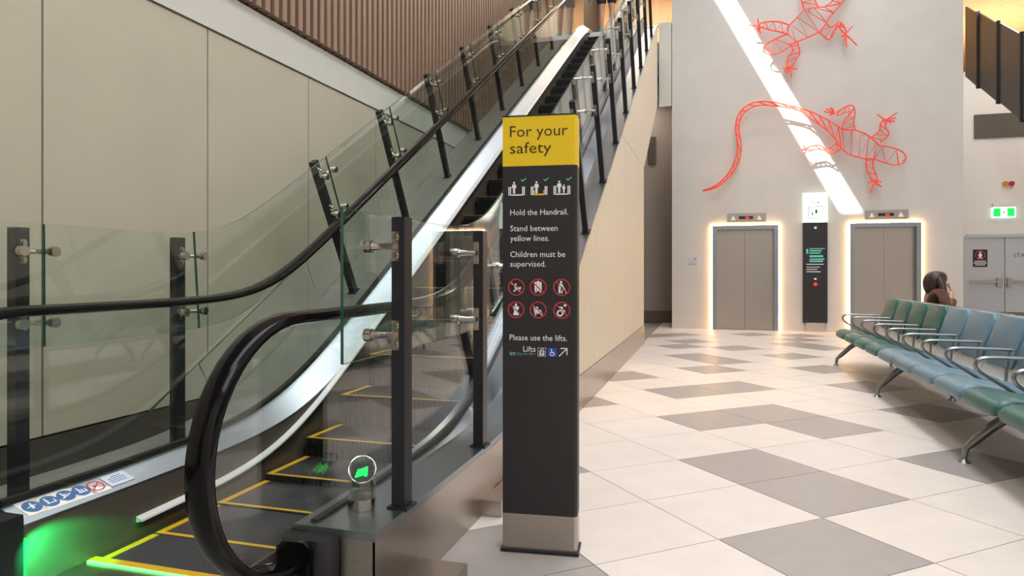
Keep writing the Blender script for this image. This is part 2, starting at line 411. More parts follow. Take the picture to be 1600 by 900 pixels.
for a, b in zip(yi[:-1], yi[1:]):
    def foot(y0):
        y, z = y0, zdiag(y0)
        for _ in range(400):
            if z <= max(.345, zOutL(y)-.02): break
            y += .005; z -= .005/.577
        return (y, max(z, .345))
    fa, fb = foot(a), foot(b)
    ys = [y for y in frange(fa[0], fb[0], .1)]
    low = [(y, max(.345, zOutL(y)-.02)) for y in ys]
    top = [(b-.006, zdiag(b)-.012), (a+.006, zdiag(a)-.012)]
    obj('panel', MB().prism(low+top, xfn(0), XL-.02, XL-.002), 'infill', wl)
obj('baseboard', MB().box(XL-.02, XL+.006, -8, 5.2, 0, .338), 'darkbase', wl)
struct('trim_2', MB().box(XL-.022, XL+.012, -8, 14, 2.884, 3.18), 'bulk', 'pale grey bulkhead strip between wall panels and timber slats')
sm = MB().box(-.03, .045, -.029, .029, 0, ROOF_Z-3.24).mesh('slat', 'slat')
obj('slat_backing', MB().box(XL-.024, XL-.015, 2, 21, 3.18, ROOF_Z), 'slatback', wl)
for i in range(104):
    o = bpy.data.objects.new('slat', sm); COL.objects.link(o); o.location = (XL+.02, 2.9+.107*i, 3.2); o.parent = wl

# ------------------------------------------------------------------ escalator flank wall (cream panels)
XF = -1.10
def fp(poly, name='panel', parent=None, mat='cream'): return obj(name, MB().prism(poly, xfn(0), XF-.03, XF), mat, parent)
wf = struct('wall_escalator', MB().prism([(4.1, .0), (11.44, .0), (11.44, 2.93)]+[(11.44+i*.3, 2.93+S*i*.3) for i in range(1, 11)]+[(14.4, 6.2)]+[(y, zOutR(y)-.03) for y in reversed(fine(4.1, 14.4))], xfn(0), XF-.12, XF-.03), 'joint', 'cream panelled flank wall below the escalator')
fj = [3.35, 4.15, 5.35, 6.55, 7.75, 8.95, 10.15, 11.47]
for a, b in zip(fj[:-1], fj[1:]):
    a2, b2 = a+.003, b-.003
    top = [(y, min(2.945, zOutR(y)-.012)) for y in reversed(frange(a2, b2, .08))]
    fp([(a2, .304), (b2, .304)]+top, parent=wf)
ys = [8.5, 9.9, 11.3, 12.7, 14.4]
for a, b in zip(ys[:-1], ys[1:]):
    lo = [(y, max(2.951, 2.951+S*(y-11.47))) for y in frange(a+.003, b-.003, .1)]
    hi = [(y, zOutR(y)-.012) for y in reversed(frange(a+.003, b-.003, .1))]
    lo = [(y, min(z, zOutR(y)-.014)) for y, z in lo]
    fp(lo+hi, parent=wf)
obj('end_panel', MB().box(-3.3, XF-.031, 11.40, 11.44, 0, 2.9), 'cream', wf)
obj('soffit', MB().loft([[(-3.3, 11.44, 2.90), (XF-.031, 11.44, 2.90), (XF-.031, 11.44, 2.95), (-3.3, 11.44, 2.95)], [(-3.3, 16.2, 5.74), (XF-.031, 16.2, 5.74), (XF-.031, 16.2, 5.79), (-3.3, 16.2, 5.79)]]), 'cream', wf)
bb = struct('baseboard_escalator', MB().box(XF-.03, XF+.012, 3.3, 11.475, 0, .302), 'steel', 'brushed steel skirting along the cream escalator flank')

# ------------------------------------------------------------------ escalator
es = thing('escalator', 'ascending escalator with black handrails, dark steps and glass balustrades', 'escalator', (-1.96, 2.0, 0))
XR, XLn = -1.34, -2.58      # handrail centre lines
def strip(c0, c1, th, y0, y1):
    """thin lofted sheet between two (x, z(Y)) edges"""
    return MB().loft([[(c0[0], y, c0[1](y)), (c1[0], y, c1[1](y)), (c1[0], y, c1[1](y)-th), (c0[0], y, c0[1](y)-th)] for y in fine(y0, y1)])
K = lambda f, d: (lambda Y: f(Y)+d)
# decks, skirts
obj('outer_deck', strip((-3.325, zOutL), (-2.62, zOutL), .03, 1.0, TOPY), 'steeld', es, True)
obj('outer_deck', strip((-1.40, K(zInB, .02)), (-1.30, zOutR), .02, 2.03, TOPY), 'steelw', es, True)
obj('outer_deck', strip((-1.30, zOutR), (-1.085, zOutR), .03, 2.03, TOPY), 'steelw', es, True)
obj('inner_deck', strip((-2.595, zInB), (-2.475, zInA), .012, 1.89, TOPY), 'steelw', es, True, 'satin steel inner deck with stickers')
obj('inner_deck', strip((-1.40, K(zInB, .02)), (-1.45, zInA), .012, 2.03, TOPY), 'steelw', es, True)
for x, dx in ((-2.475, -.012), (-1.45, .012)):
    obj('skirt_panel', MB().loft([[(x, y, zInA(y)-.013), (x+dx, y, zInA(y)-.013), (x+dx, y, zStep(y)-.5), (x, y, zStep(y)-.5)] for y in fine(1.7, TOPY)]), 'skirt', es, True)
for x, s_ in ((-2.474, 1), (-1.451, -1)):
    b = obj('skirt_brush', MB().loft([[(x, y, zBrush(y)+.016), (x+s_*.030, y, zBrush(y)+.004), (x+s_*.033, y, zBrush(y)-.004), (x, y, zBrush(y)-.01)] for y in fine(2.40, TOPY-.6)]), 'brushbar', es, True)
    obj('bristles', MB().loft([[(x, y, zBrush(y)-.011), (x+s_*.031, y, zBrush(y)-.0065), (x+s_*.03, y, zBrush(y)-.032), (x, y, zBrush(y)-.04)] for y in fine(2.42, TOPY-.6)]), 'black', b, True)
for x0, x1, g0, g1 in ((-2.63, -2.598, -.05, .024), (-1.353, -1.327, .0, .030)):
    obj('gasket', MB().loft([[(x0, y, zInB(y)+g0), (x1, y, zInB(y)+g0), (x1, y, zInB(y)+g1), (x0, y, zInB(y)+g1)] for y in fine(1.9 if g1 < .03 else 2.06, TOPY)]), 'gasket', es, True)
# plinth cladding on the right of the entrance
mb = MB().prism([(2.03, 0), (3.30, 0), (3.30, .304), (3.9, .304)]+[(y, zOutR(y)-.03) for y in reversed(fine(2.03, 3.9))], xfn(0), -1.095, -1.085)
mb.box(-1.215, -1.086, 2.03, 2.04, 0, .29)
obj('plinth_cladding', mb, 'steel', es)
obj('plinth_ledge', MB().box(-1.085, -.90, 1.2, 2.42, 0, .08), 'steel', es)
obj('plinth_ledge', MB().box(-1.085, -.985, 3.12, 4.4, 0, .078), 'steel', es)
# landing plate and comb
obj('landing_plate', MB().box(-3.325, -1.09, -1.5, 1.92, -.03, .0), 'steeld', es)
obj('comb_plate', MB().box(-2.474, -1.451, 1.92, 2.15, -.03, .0055), 'steel', es)
cb = obj('comb', MB().box(-2.474, -1.451, 2.152, 2.195, .0, .010), 'yellow', es)
obj('comb_light', MB().box(-2.46, -1.46, 2.140, 2.1515, .0055, .0125), 'cled', cb, label='green glowing light strip')
# steps
prof = [(0, 0), (.40, 0), (.40, -.05), (.05, -.05), (.03, -.27), (.012, -.27), (.004, -.10), (0, -.02)]
stm = MB()
stm.loft([[(x, y, z) for y, z in prof] for x in (-.49, .49)], 0)
step_me = None
mbt = MB().box(-.49, .49, 0, .402, -.03, 0, 0).loft([[(x, y, z) for y, z in [(0.004, -.03), (.05, -.03), (.05, -.30), (.03, -.30), (.01, -.15)]] for x in (-.49, .49)], 1)
for i in range(34): mbt.box(-.485+i*.0290, -.473+i*.0290, -.004, .006, -.26, -.004, 1)
step_me = mbt.mesh('step', ['step', 'stepd'])
mby = MB().box(-.49, .49, .006, .026, 0, .0025).box(-.49, -.455, .026, .39, 0, .0025).box(.455, .49, .026, .39, 0, .0025)
yel_me = mby.mesh('yellow_line', 'yellow')
off = Vector(es.location)
for i in range(32):
    Y = 2.10+.4*(i)-.02
    if Y > 14.2: break
    o = bpy.data.objects.new('step', step_me); COL.objects.link(o); o.parent = es
    o.location = Vector((-1.96, Y, zStep(Y)+.0))-off
    q = bpy.data.objects.new('yellow_line', yel_me); COL.objects.link(q); q.parent = o
obj('top_plate', MB().box(-2.474, -1.451, 14.25, 15.2, 6.17, 6.215), 'steel', es)
# handrails
def rail_path():
    pts = []
    cy, cz, r = 1.92, .655, .40
    pts.append((2.10, .290)); pts.append((2.02, .268))
    for k in range(0, 25):
        t = -math.pi/2-math.pi*k/24; pts.append((cy+r*math.cos(t), cz+r*math.sin(t)))
    y = cy+.15
    while y < TOPY+.3:
        pts.append((y, zRail(y))); y += .09 if (2.3 < y < 4.8 or y > 12.4) else .4
    return pts
RP = rail_path()
def rail(x):
    secs = []
    prf = [(.040, -.004), (.043, .008), (.038, .024), (.022, .032), (0, .034), (-.022, .032), (-.038, .024), (-.043, .008), (-.040, -.004), (-.026, -.010), (0, -.006), (.026, -.010)]
    for k, (y, z) in enumerate(RP):
        a_, b_ = RP[max(k-1, 0)], RP[min(k+1, len(RP)-1)]
        d = Vector((0, b_[0]-a_[0], b_[1]-a_[1])).normalized(); n = Vector((0, -d.z, d.y))
        secs.append([Vector((x, y, z-.02))+Vector((u, 0, 0))+n*w for u, w in prf])
    return MB().loft(secs)
for x, nm in ((XR, 'right'), (XLn, 'left')):
    obj('handrail', rail(x), 'rubber', es, True)
    # glass balustrade panels under the handrail
    def zlo(y): return zInB(y)+.0
    def zhi(y):
        if y < 1.92: return .655+math.sqrt(max(0, .374**2-(y-1.92)**2))-.02
        return zRail(y)-.022
    def zlo2(y):
        if y < 1.92: return max(.655-math.sqrt(max(0, .374**2-(y-1.92)**2))-.02, .24)
        return zlo(y)
    cuts = [1.548, 2.72, 3.9]+[3.9+1.25*i for i in range(1, 9)]
    for a, b in zip(cuts[:-1], cuts[1:]):
        yy = frange(a+.0015, b-.0015, .06)
        obj('glass_panel', MB().loft([[(x-.006, y, zlo2(y)), (x+.006, y, zlo2(y)), (x+.006, y, max(zhi(y), zlo2(y)+.002)), (x-.006, y, max(zhi(y), zlo2(y)+.002))] for y in yy]), 'glass2', es)
# newel boxes where the handrail goes in
def nbox(x0, x1, y0, y1, z1):
    mb = MB(); r = .05
    prof_ = [(x0, y1), (x0, y0+r)]+[(x0+r-r*math.cos(t), y0+r-r*math.sin(t)) for t in (.4, .8, 1.2)]+[(x0+r, y0), (x1-r, y0)]+[(x1-r+r*math.sin(t), y0+r-r*math.cos(t)) for t in (.4, .8, 1.2)]+[(x1, y0+r), (x1, y1)]
    mb.loft([[(x, y, 0) for x, y in prof_], [(x, y, z1-.02) for x, y in prof_], [(x*.98+.02*(x0+x1)/2, y*.98+.02*y1, z1) for x, y in prof_]])
    return mb
nb = obj('newel_box', nbox(-1.425, -1.218, 1.955, 2.10, .30), 'black', es, True)
obj('handrail_inlet', MB().loft([[(XR+dx*.065, y, .245+dz*.055) for dx, dz in ((-1, -1), (-1, .6), (-.6, 1), (.6, 1), (1, .6), (1, -1))] for y in (1.935, 1.957)]), 'rubber', nb)
nb2 = obj('newel_box', nbox(-2.72, -2.474, 1.55, 1.888, .29), 'black', es, True)
obj('newel_light', MB().box(-2.50, -2.4735, 1.8885, 1.894, .05, .20), 'gled', nb2, label='small green light strip')
obj('newel_light', MB().box(-1.4515, -1.4475, 2.07, 2.078, .02, .17), 'gled', nb, label='thin green light strip')
gl = bpy.data.lights.new('green_entrance_light', 'SPOT'); gl.energy = 30; gl.color = (.02, 1, .22); gl.shadow_soft_size = .02
gl.spot_size = math.radians(74); gl.spot_blend = .2
go = bpy.data.objects.new('green_entrance_light', gl); COL.objects.link(go); go.location = (-2.36, 1.86, .22)
go.rotation_euler = (Vector((-2.48, 2.0, .08))-go.location).to_track_quat('-Z', 'Y').to_euler()
# stickers on the left inner deck
def deckpt(x, y):
    # point on the sloping flat part of the left inner deck
    A = Vector((-2.595, 2, .300)); n = Vector((.05, 0, .12)).normalized(); d = ray(x, y); C0 = Vector((0, 0, EYE))
    return C0+d*((A-C0).dot(n)/d.dot(n))
dn = Vector((.05, 0, .12)).normalized(); dv = Vector((-.12, 0, .05)).normalized(); du = Vector((0, 1, 0))
def dk(c, lift): return lambda a, b, w: c+du*a+dv*b+dn*(w+lift)
def circ(r, n=20, cx=0, cy=0): return [(cx+r*math.cos(2*math.pi*i/n), cy+r*math.sin(2*math.pi*i/n)) for i in range(n)]
def ringm(mb, r0, r1, fn, a, b, n=28, cx=0, cy=0):
    for i in range(n):
        t0, t1 = 2*math.pi*i/n, 2*math.pi*(i+1)/n
        mb.prism([(cx+r*math.cos(t), cy+r*math.sin(t)) for r, t in ((r0, t0), (r1, t0), (r1, t1), (r0, t1))], fn, a, b)
    return mb
pics = [
 [[(-.02, -.004), (.02, .004), (.02, .008), (-.02, 0)], [(-.006, -.014), (.004, -.014), (.008, .012), (-.002, .016)]],
 [[(-.018, -.014), (.022, -.014), (.022, -.009), (-.018, -.009)], [(-.014, -.008), (-.006, -.008), (-.006, .016), (-.014, .016)], [(.017, -.009), (.022, -.009), (.022, .006), (.017, .006)]],
 [[(-.022, -.016), (.024, .004), (.022, .009), (-.024, -.011)], [(-.012, -.008), (-.004, -.004), (-.006, .018), (-.014, .016)], [(-.006, .004), (.008, .006), (.008, .01), (-.006, .009)]],
 [[(-.018, -.014), (.022, -.014), (.022, -.009), (-.018, -.009)], [(-.012, -.008), (-.004, -.008), (-.004, .016), (-.012, .016)], [(.002, -.008), (.008, -.008), (.008, .008), (.002, .008)], [(.017, -.009), (.022, -.009), (.022, .008), (.017, .008)]],
 [[(-.014, -.004), (.014, .002), (.012, .008), (-.014, .003)]]]
for k, (x, y) in enumerate([(50, 792), (77.5, 783.5), (103, 774.7), (126.5, 767), (149.5, 759.7)]):
    c = deckpt(x, y); h_ = .043
    st = obj('sticker', MB().prism([(-h_, -.047), (h_, -.047), (h_, .047), (-h_, .047)], dk(c, .0005), 0, .0008), 'stkw', es)
    if k < 4:
        obj('disc', MB().prism(circ(.036), dk(c, .0013), 0, .0006), 'stkb', st)
        pm, mt = MB(), 'stkw'
    else:
        obj('ring', ringm(MB(), .029, .036, dk(c, .0013), 0, .0006), 'sred', st)
        obj('bar', MB().prism([(-.026, -.016), (-.022, -.021), (.026, .016), (.022, .021)], dk(c, .0022), 0, .0005), 'sred', st); pm, mt = MB(), 'sblk'
    for pl in pics[k]: pm.prism(pl, dk(c, .0019), 0, .0005)
    if k in (0, 1, 2, 3): pm.prism(circ(.004, 10, (-.01, -.01, -.012, -.008)[k] if k else .004, .021 if k else .02), dk(c, .0019), 0, .0005)
    obj('pictogram', pm, mt, st)
c = deckpt(183, 748.5)
st = obj('information_plate', MB().prism([(-.06, -.04), (.06, -.04), (.06, .04), (-.06, .04)], dk(c, .0005), 0, .004), 'stkg', es, label='small grey printed plate')
pm = MB()
for j, (a0, a1) in enumerate([(-.02, .03), (-.042, .042), (-.045, .04), (-.04, .036)]): pm.prism([(a0, .02-j*.013), (a1, .02-j*.013), (a1, .024-j*.013), (a0, .024-j*.013)], dk(c, .0046), 0, .0004)
obj('print_lines', pm, 'stkb', st)

# direction indicator in an acrylic tube on the right deck
ip = on_z(566, 792, .322)
ind = thing('direction_indicator', 'clear slanted tube with a green lit arrow on the steel deck', 'light', (ip.x, ip.y, .321))
def slant(r, z0, lo, hi, n=24):
    d = Vector((-ip.x, -ip.y)).normalized()
    low, top = [], []
    for i in range(n):
        t = 2*math.pi*i/n; x, y = r*math.cos(t), r*math.sin(t); k = (x*d.x+y*d.y)/r
        low.append((x, y, z0)); top.append((x, y, lo+(hi-lo)*(.5-.5*k)))
    return low, top
a, b = slant(.05, .041, .105, .178); a2, b2 = slant(.044, .041, .105, .175)
obj('tube', MB().loft([a, b, b2, a2], 0, cap=False), 'acry', ind, True, local=True)
rim = MB().tube(b+[b[0]], .003, 6); obj('rim', rim, 'chrome', ind, True, local=True)
obj('base', MB().cyl((0, 0, 0), (0, 0, .04), .052, 24), 'chrome', ind, True, local=True)
a, b = slant(.038, .085, .098, .152)
hd = obj('display_head', MB().loft([a, b]), 'sblk', ind, True, local=True, label='black slanted display face')
d = Vector((-ip.x, -ip.y, 0)).normalized(); e1 = Vector((-d.y, d.x, 0)); e1 = -e1 if e1.x < 0 else e1
nn = Vector((d.x*.054, d.y*.054, .076)).normalized(); e2 = nn.cross(e1); e2 = e2 if e2.z > 0 else -e2
cc = Vector((0, 0, .1255))
afn = lambda u, v, w: cc+e1*u+e2*v+nn*w
am = MB()
for k in range(3):
    o_ = -.020+.013*k
    am.prism([(-.020+o_*.3, o_), (.016+o_*.3, o_+.010), (.016+o_*.3, o_+.019), (-.020+o_*.3, o_+.009)], afn, .003, .005)
am.prism([(.008, -.018), (.018, -.016), (.021, .028), (.011, .026)], afn, .003, .005)
obj('arrow', am, 'gled', hd, local=True, label='green lit arrow')

# ------------------------------------------------------------------ glass barriers with black posts
def clamp(mb, P, n, tdir, side, arms):
    """steel plate + bolts on the post at P; arms reach the glass along n"""
    P = Vector(P); n = Vector(n); t = Vector(tdir); s_ = n.cross(t)
    def bxx(c, a, b, c_):
        vs_ = [c+s_*(a*i)+t*(b*j)+n*(c_*k) for k in (-1, 1) for j in (-1, 1) for i in (-1, 1)]
        mb.add(vs_, [(0, 1, 3, 2), (4, 6, 7, 5), (0, 4, 5, 1), (2, 3, 7, 6), (0, 2, 6, 4), (1, 5, 7, 3)])
    if n.x < 0:
        s_ = -s_ if s_.y > 0 else s_      # s_ now points down the slope
        P = P+s_*.036-n*.018
        bxx(P, .004, .055, .015)
        for k in (-.034, .034): mb.cyl(P+t*k, P+t*k+s_*.014, .012, 12)
        P = P+s_*.012; arms = [.01]
    else:
        bxx(P+n*.0, .014, .055, .004)
        for k in (-.038, .038): mb.cyl(P+t*k, P+t*k+n*.016, .012, 10)
    for a_ in arms:
        q = P+n*.085+s_*a_
        mb.cyl(P, P+n*.03+s_*a_*.5, .013, 8); mb.cyl(P+n*.03+s_*a_*.5, q, .011, 8, .015); mb.cyl(q, q+n*.028, .024, 14)
def barrier(name, label, X, posts, gX, n, z0f, z1f, cuts, ybase, clamps=(.40, .12)):
    B = thing(name, label, 'barrier', (X, posts[0][0], ybase(posts[0][0])))
    for (Y, tilt) in posts:
        z = ybase(Y); ang = math.atan(S) if tilt else 0
        t = Vector((0, -math.sin(ang), math.cos(ang))); s_ = Vector((0, math.cos(ang), math.sin(ang)))
        L = 1.25 if tilt else 1.41-z
        if tilt: L = tilt
        c0 = Vector((X, Y, z-.005)); hw, hd_ = .033, .026
        pm_ = MB().loft([[c0+t*l+Vector((a*hd_, 0, 0))+s_*(b*hw) for a, b in ((-1, -1), (1, -1), (1, 1), (-1, 1))] for l in (0, L)])
        po = obj('post', pm_, 'post', B)
        obj('post_foot', MB().loft([[c0+t*l+Vector((a*.04, 0, 0))+s_*(b*.045) for a, b in ((-1, -1), (1, -1), (1, 1), (-1, 1))] for l in (.0, .012)]), 'black', po)
        for dz in clamps:
            cm = MB(); P = c0+t*(L-(.53-dz if False else (.11 if dz == clamps[0] else .44)))+Vector((n*hd_, 0, 0))
            clamp(cm, P, (n, 0, 0), t, 0, (-.075, .075)); obj('clamp', cm, 'chrome', po, True)
    for a, b in zip(cuts[:-1], cuts[1:]):
        yy = frange(a+.003, b-.003, .07) if a < 6 else frange(a+.003, b-.003, .5)
        k = S*.54
        def sh(y, z):   # shear so the panel ends stand square to the slope
            return y
        secs = []
        for y in yy:
            w = 1/(1+math.exp(-(y-3.9)/.35)); dy = .141*w
            lo = (y+dy, z0f(y+dy)); hi = (y-dy, z1f(y-dy))
            secs.append([(gX-.006, *lo), (gX+.006, *lo), (gX+.006, *hi), (gX-.006, *hi)])
        obj('glass_panel', MB().loft(secs, 0, edge_mi=1), ['glass', 'gedge'], B)
    return B
LP = [(1.39, 0), (2.31, 0), (3.27, 0)]+[(5.33+1.11*i, 1.24) for i in range(8)]
barrier('glass_barrier', 'glass barrier on black posts along the beige wall, left of the escalator', -3.06, LP, -2.95, 1, zGlL0, zGlL1,
        [.4, 1.38, 2.345, 3.30]+[4.83+1.11*i for i in range(8)], zOutL)
RPo = [(2.30, 0), (3.19, 0), (4.30, .98), (5.20, 1.20)]+[(6.16+1.0*i, 1.24) for i in range(8)]
barrier('glass_barrier', 'glass barrier on black posts above the cream flank, right of the escalator', -1.118, RPo, -1.225, -1, zGlR0, zGlR1,
        [2.05, 3.16, 3.95, 4.72]+[5.66+1.0*i for i in range(8)], zOutR)

# ------------------------------------------------------------------ safety totem
tot = thing('sign_totem', 'tall black safety totem with yellow head and steel foot', 'sign', (-.711, 2.83, 0), math.radians(6))
WD, DP = .160, .055
def tbox(z0, z1, g=0, ch=.012):
    a, b = WD+g, DP+g
    return MB().prism([(-a, -b), (a-ch, -b), (a, -b+ch), (a, b), (-a, b)], lambda u, v, w: (u, v, w), z0, z1)
obj('base_plate', MB().box(-.168, .168, -.066, .066, 0, .014), 'black', tot, local=True)
obj('steel_foot', tbox(.014, .163), 'steel', tot, local=True)
obj('body', tbox(.163, 1.654), 'sblk', tot, local=True)
obj('yellow_head', tbox(1.654, 1.866), 'syel', tot, local=True)
obj('cap', tbox(1.866, 1.872, .001), 'black', tot, local=True)
TK = .002742
def tx(x): return (x-783)/115*.32-.16
def tz(y): return (864-y)*TK
FY = -DP
def tfn(u, v, w): return (u, FY-w, v)
def lettering(body, x0, x1, base, cap, mat, name='lettering'):
    vs_, fs = text_mb(body, tx(x1)-tx(x0), cap*TK/.70)
    mb = MB().add([(tx(x0)+v[0], FY-.0008, tz(base)+v[1]) for v in vs_], fs)
    return obj(name, mb.mesh(name, mat), mat, tot, local=True)
for row in [("For your", 794.5, 884, 215, 17.5, 'sbrown'), ("safety", 794.5, 859, 241, 17.5, 'sbrown'),
            ("Hold the Handrail.", 795, 884.5, 337.5, 9, 'swht'), ("Stand between", 795, 868.5, 362.5, 9, 'swht'), ("yellow lines.", 795, 855.5, 378, 9, 'swht'),
            ("Children must be", 795, 880, 403, 9, 'swht'), ("supervised.", 795, 850.5, 418, 9, 'swht'),
            ("Please use the lifts.", 794, 883, 533, 9, 'swht'), ("Lifts", 815.5, 834.5, 550.5, 8.5, 'swht'), ("\u96fb\u68af \u30a8\u30ec\u30d9\u30fc\u30bf\u30fc", 794, 834, 556.5, 4.2, 'steal')]:
    lettering(*row)
def pp(*pts): return [(tx(x), tz(y)) for x, y in pts]
def disc(cx, cy, r, n=12): return [(tx(cx)+r*TK*math.cos(2*math.pi*i/n), tz(cy)+r*TK*math.sin(2*math.pi*i/n)) for i in range(n)]
def picto(polys, mat, name='pictogram', lift=0.0, parent=None):
    mb = MB()
    for pl in polys: mb.prism(pl, tfn, .0004+lift, .0010+lift)
    return obj(name, mb, mat, parent or tot, local=True)
def man(cx, top, bot, k=1.0):
    h_ = bot-top
    return [disc(cx, top+h_*.09, h_*.085), pp((cx-h_*.14, top+h_*.22), (cx+h_*.14, top+h_*.22), (cx+h_*.2, top+h_*.52), (cx+h_*.13, top+h_*.53), (cx+h_*.09, top+h_*.36), (cx+h_*.09, bot), (cx+h_*.01, bot), (cx, top+h_*.6), (cx-h_*.01, bot), (cx-h_*.09, bot), (cx-h_*.09, top+h_*.36), (cx-h_*.13, top+h_*.53), (cx-h_*.2, top+h_*.52))]
for k, cx in enumerate((805, 840, 875)):
    polys = []
    for sx in (-1, 1):
        for dx in (9.5, 12): polys.append(pp((cx+sx*dx-.8, 293), (cx+sx*dx+.8, 293), (cx+sx*dx+.8, 306.5), (cx+sx*dx-.8, 306.5)))
    if k == 1:
        picto([pp((cx-8, 304.5), (cx+8, 304.5), (cx+8, 306.8), (cx-8, 306.8)), pp((cx-8.3, 299), (cx-6.8, 299), (cx-6.8, 306), (cx-8.3, 306)), pp((cx+6.8, 299), (cx+8.3, 299), (cx+8.3, 306), (cx+6.8, 306))], 'syel')
    else: polys.append(pp((cx-9, 305), (cx+9, 305), (cx+9, 306.8), (cx-9, 306.8)))
    if k == 1:
        picto(polys[2:4], 'swht'); polys = polys[:2]
    polys += man(cx-4, 285, 304)
    if k == 2: polys += man(cx+3, 291, 304)
    picto(polys, 'swht')
    q = cx+10.5
    picto([pp((q-4, 282.5), (q-3, 281.5), (q-1, 283.5), (q+4, 279.5), (q+4.6, 280.4), (q-1, 285.3))], 'steal', 'tick_mark')
def quad(x0, y0, x1, y1, w=1.4):
    dx, dy = x1-x0, y1-y0; L = math.hypot(dx, dy); nx, ny = -dy/L*w/2, dx/L*w/2
    return pp((x0+nx, y0+ny), (x1+nx, y1+ny), (x1-nx, y1-ny), (x0-nx, y0-ny))
proh = {
 (804.5, 450): lambda x, y: [quad(x-8, y-6, x-3, y-3, 1.6), pp((x-4, y-4), (x+4, y+1), (x+7, y-1), (x+7, y+3), (x+2, y+5), (x-2, y+3)), disc(x-1, y-4, 1.6), disc(x-3, y+6, 1.5), disc(x+5, y+6, 1.5), quad(x-3, y+5, x+5, y+2, 1)],
 (838.5, 450): lambda x, y: [pp((x-5.5, y-8), (x-2.5, y-8), (x-2.5, y+6.5), (x-5.5, y+6.5)), pp((x-2, y-9.5), (x+2, y-9.5), (x+2, y+6.5), (x-2, y+6.5)), pp((x+2.5, y-8), (x+5.5, y-8), (x+5.5, y+6.5), (x+2.5, y+6.5)), disc(x-3.5, y+7.5, 1.2), disc(x+3.5, y+7.5, 1.2), pp((x-5.5, y+5), (x+5.5, y+5), (x+5.5, y+6.5), (x-5.5, y+6.5))],
 (874.8, 450): lambda x, y: [disc(x-1, y-8, 1.9), pp((x-4.5, y-5), (x, y-6), (x+3, y-1), (x+2, y), (x-1, y-2), (x-2, y+9), (x-5, y+9)), quad(x+2, y-1, x+7, y+7, 1.2), quad(x+3, y+2, x, y+7, 1.2), disc(x+7, y+8, 1.4), disc(x, y+8, 1.4)],
 (804, 485.5): lambda x, y: [disc(x, y-8, 1.9), pp((x-4, y-5.5), (x+4, y-5.5), (x+5, y-2), (x+2.5, y), (x+4.5, y+8.5), (x-4.5, y+8.5), (x-2.5, y), (x-5, y-2))],
 (838.5, 485.5): lambda x, y: [quad(x-6.5, y-6, x-5, y+5, 1.4), quad(x-5.5, y+5, x+7, y+5, 1.4), pp((x-4.5, y-5), (x, y-5), (x, y-1), (x+5, y+.5), (x+5, y+4), (x-4, y+4)), disc(x-4, y+7.5, 1.2), disc(x+5, y+7.5, 1.2)],
 (874.8, 485.5): lambda x, y: [disc(x+5, y-7.5, 2.1), pp((x-4, y-6), (x+2, y-5), (x+1, y-1), (x+5, y), (x+5, y+5), (x+3, y+5), (x+2.5, y+2), (x-2, y), (x-1, y-4), (x-4, y-4))],
}
for (cx, cy), fn_ in proh.items():
    pg = picto(fn_(cx, cy), 'swht')
    if cy > 480 and cx > 870:
        wm = ringm(MB(), 3.0*TK, 5.2*TK, tfn, .0004, .001, 20, tx(cx-2.5), tz(cy+4.5)); obj('wheel', wm, 'swht', pg, local=True)
    rm = ringm(MB(), 11.6*TK, 13.2*TK, tfn, .0010, .0018, 32, tx(cx), tz(cy))
    rm.prism(quad(cx-8.6, cy-8.6, cx+8.6, cy+8.6, 1.5), tfn, .0012, .0019)
    obj('prohibition_ring', rm, 'sred', tot, local=True)
def rframe(x0, y0, x1, y1, w): return [pp((x0, y0), (x1, y0), (x1, y0+w), (x0, y0+w)), pp((x0, y1-w), (x1, y1-w), (x1, y1), (x0, y1)), pp((x0, y0), (x0+w, y0), (x0+w, y1), (x0, y1)), pp((x1-w, y0), (x1, y0), (x1, y1), (x1-w, y1))]
picto(rframe(838, 544, 850.5, 557.5, .5)+rframe(840.5, 548.5, 848.2, 556, 1.0)+[disc(842.5, 550.8, .8), pp((841.8, 552), (843.5, 552), (843.5, 555), (841.8, 555)), disc(845.7, 550.8, .8), pp((845, 552), (846.6, 552), (846.6, 555), (845, 555)), pp((841.5, 547.5), (843, 545.3), (844.2, 547.5)), pp((845, 545.5), (847.5, 545.5), (846.2, 547.6))], 'swht', 'lift_symbol')
wb = picto([pp((853.5, 544), (867, 544), (867, 557.5), (853.5, 557.5))], 'sblue', 'access_symbol')
wm = ringm(MB(), 2.4*TK, 3.4*TK, tfn, .0012, .0018, 18, tx(860), tz(553.3)); wm.prism(disc(859, 546.5, 1.0), tfn, .0012, .0018); wm.prism(quad(859.2, 547.5, 859.6, 551.5, 1.2), tfn, .0012, .0018); wm.prism(quad(859.6, 551.3, 862.8, 551.3, 1.0), tfn, .0012, .0018); wm.prism(quad(862.6, 551.3, 864, 555, 1.0), tfn, .0012, .0018)
obj('wheelchair', wm, 'swht', wb, local=True)
picto([quad(870.5, 556.8, 882.5, 545, 1.5), pp((873, 543.8), (883.6, 543.8), (883.6, 545.3), (873, 545.3)), pp((882.1, 543.8), (883.6, 543.8), (883.6, 554.5), (882.1, 554.5))], 'swht', 'arrow')

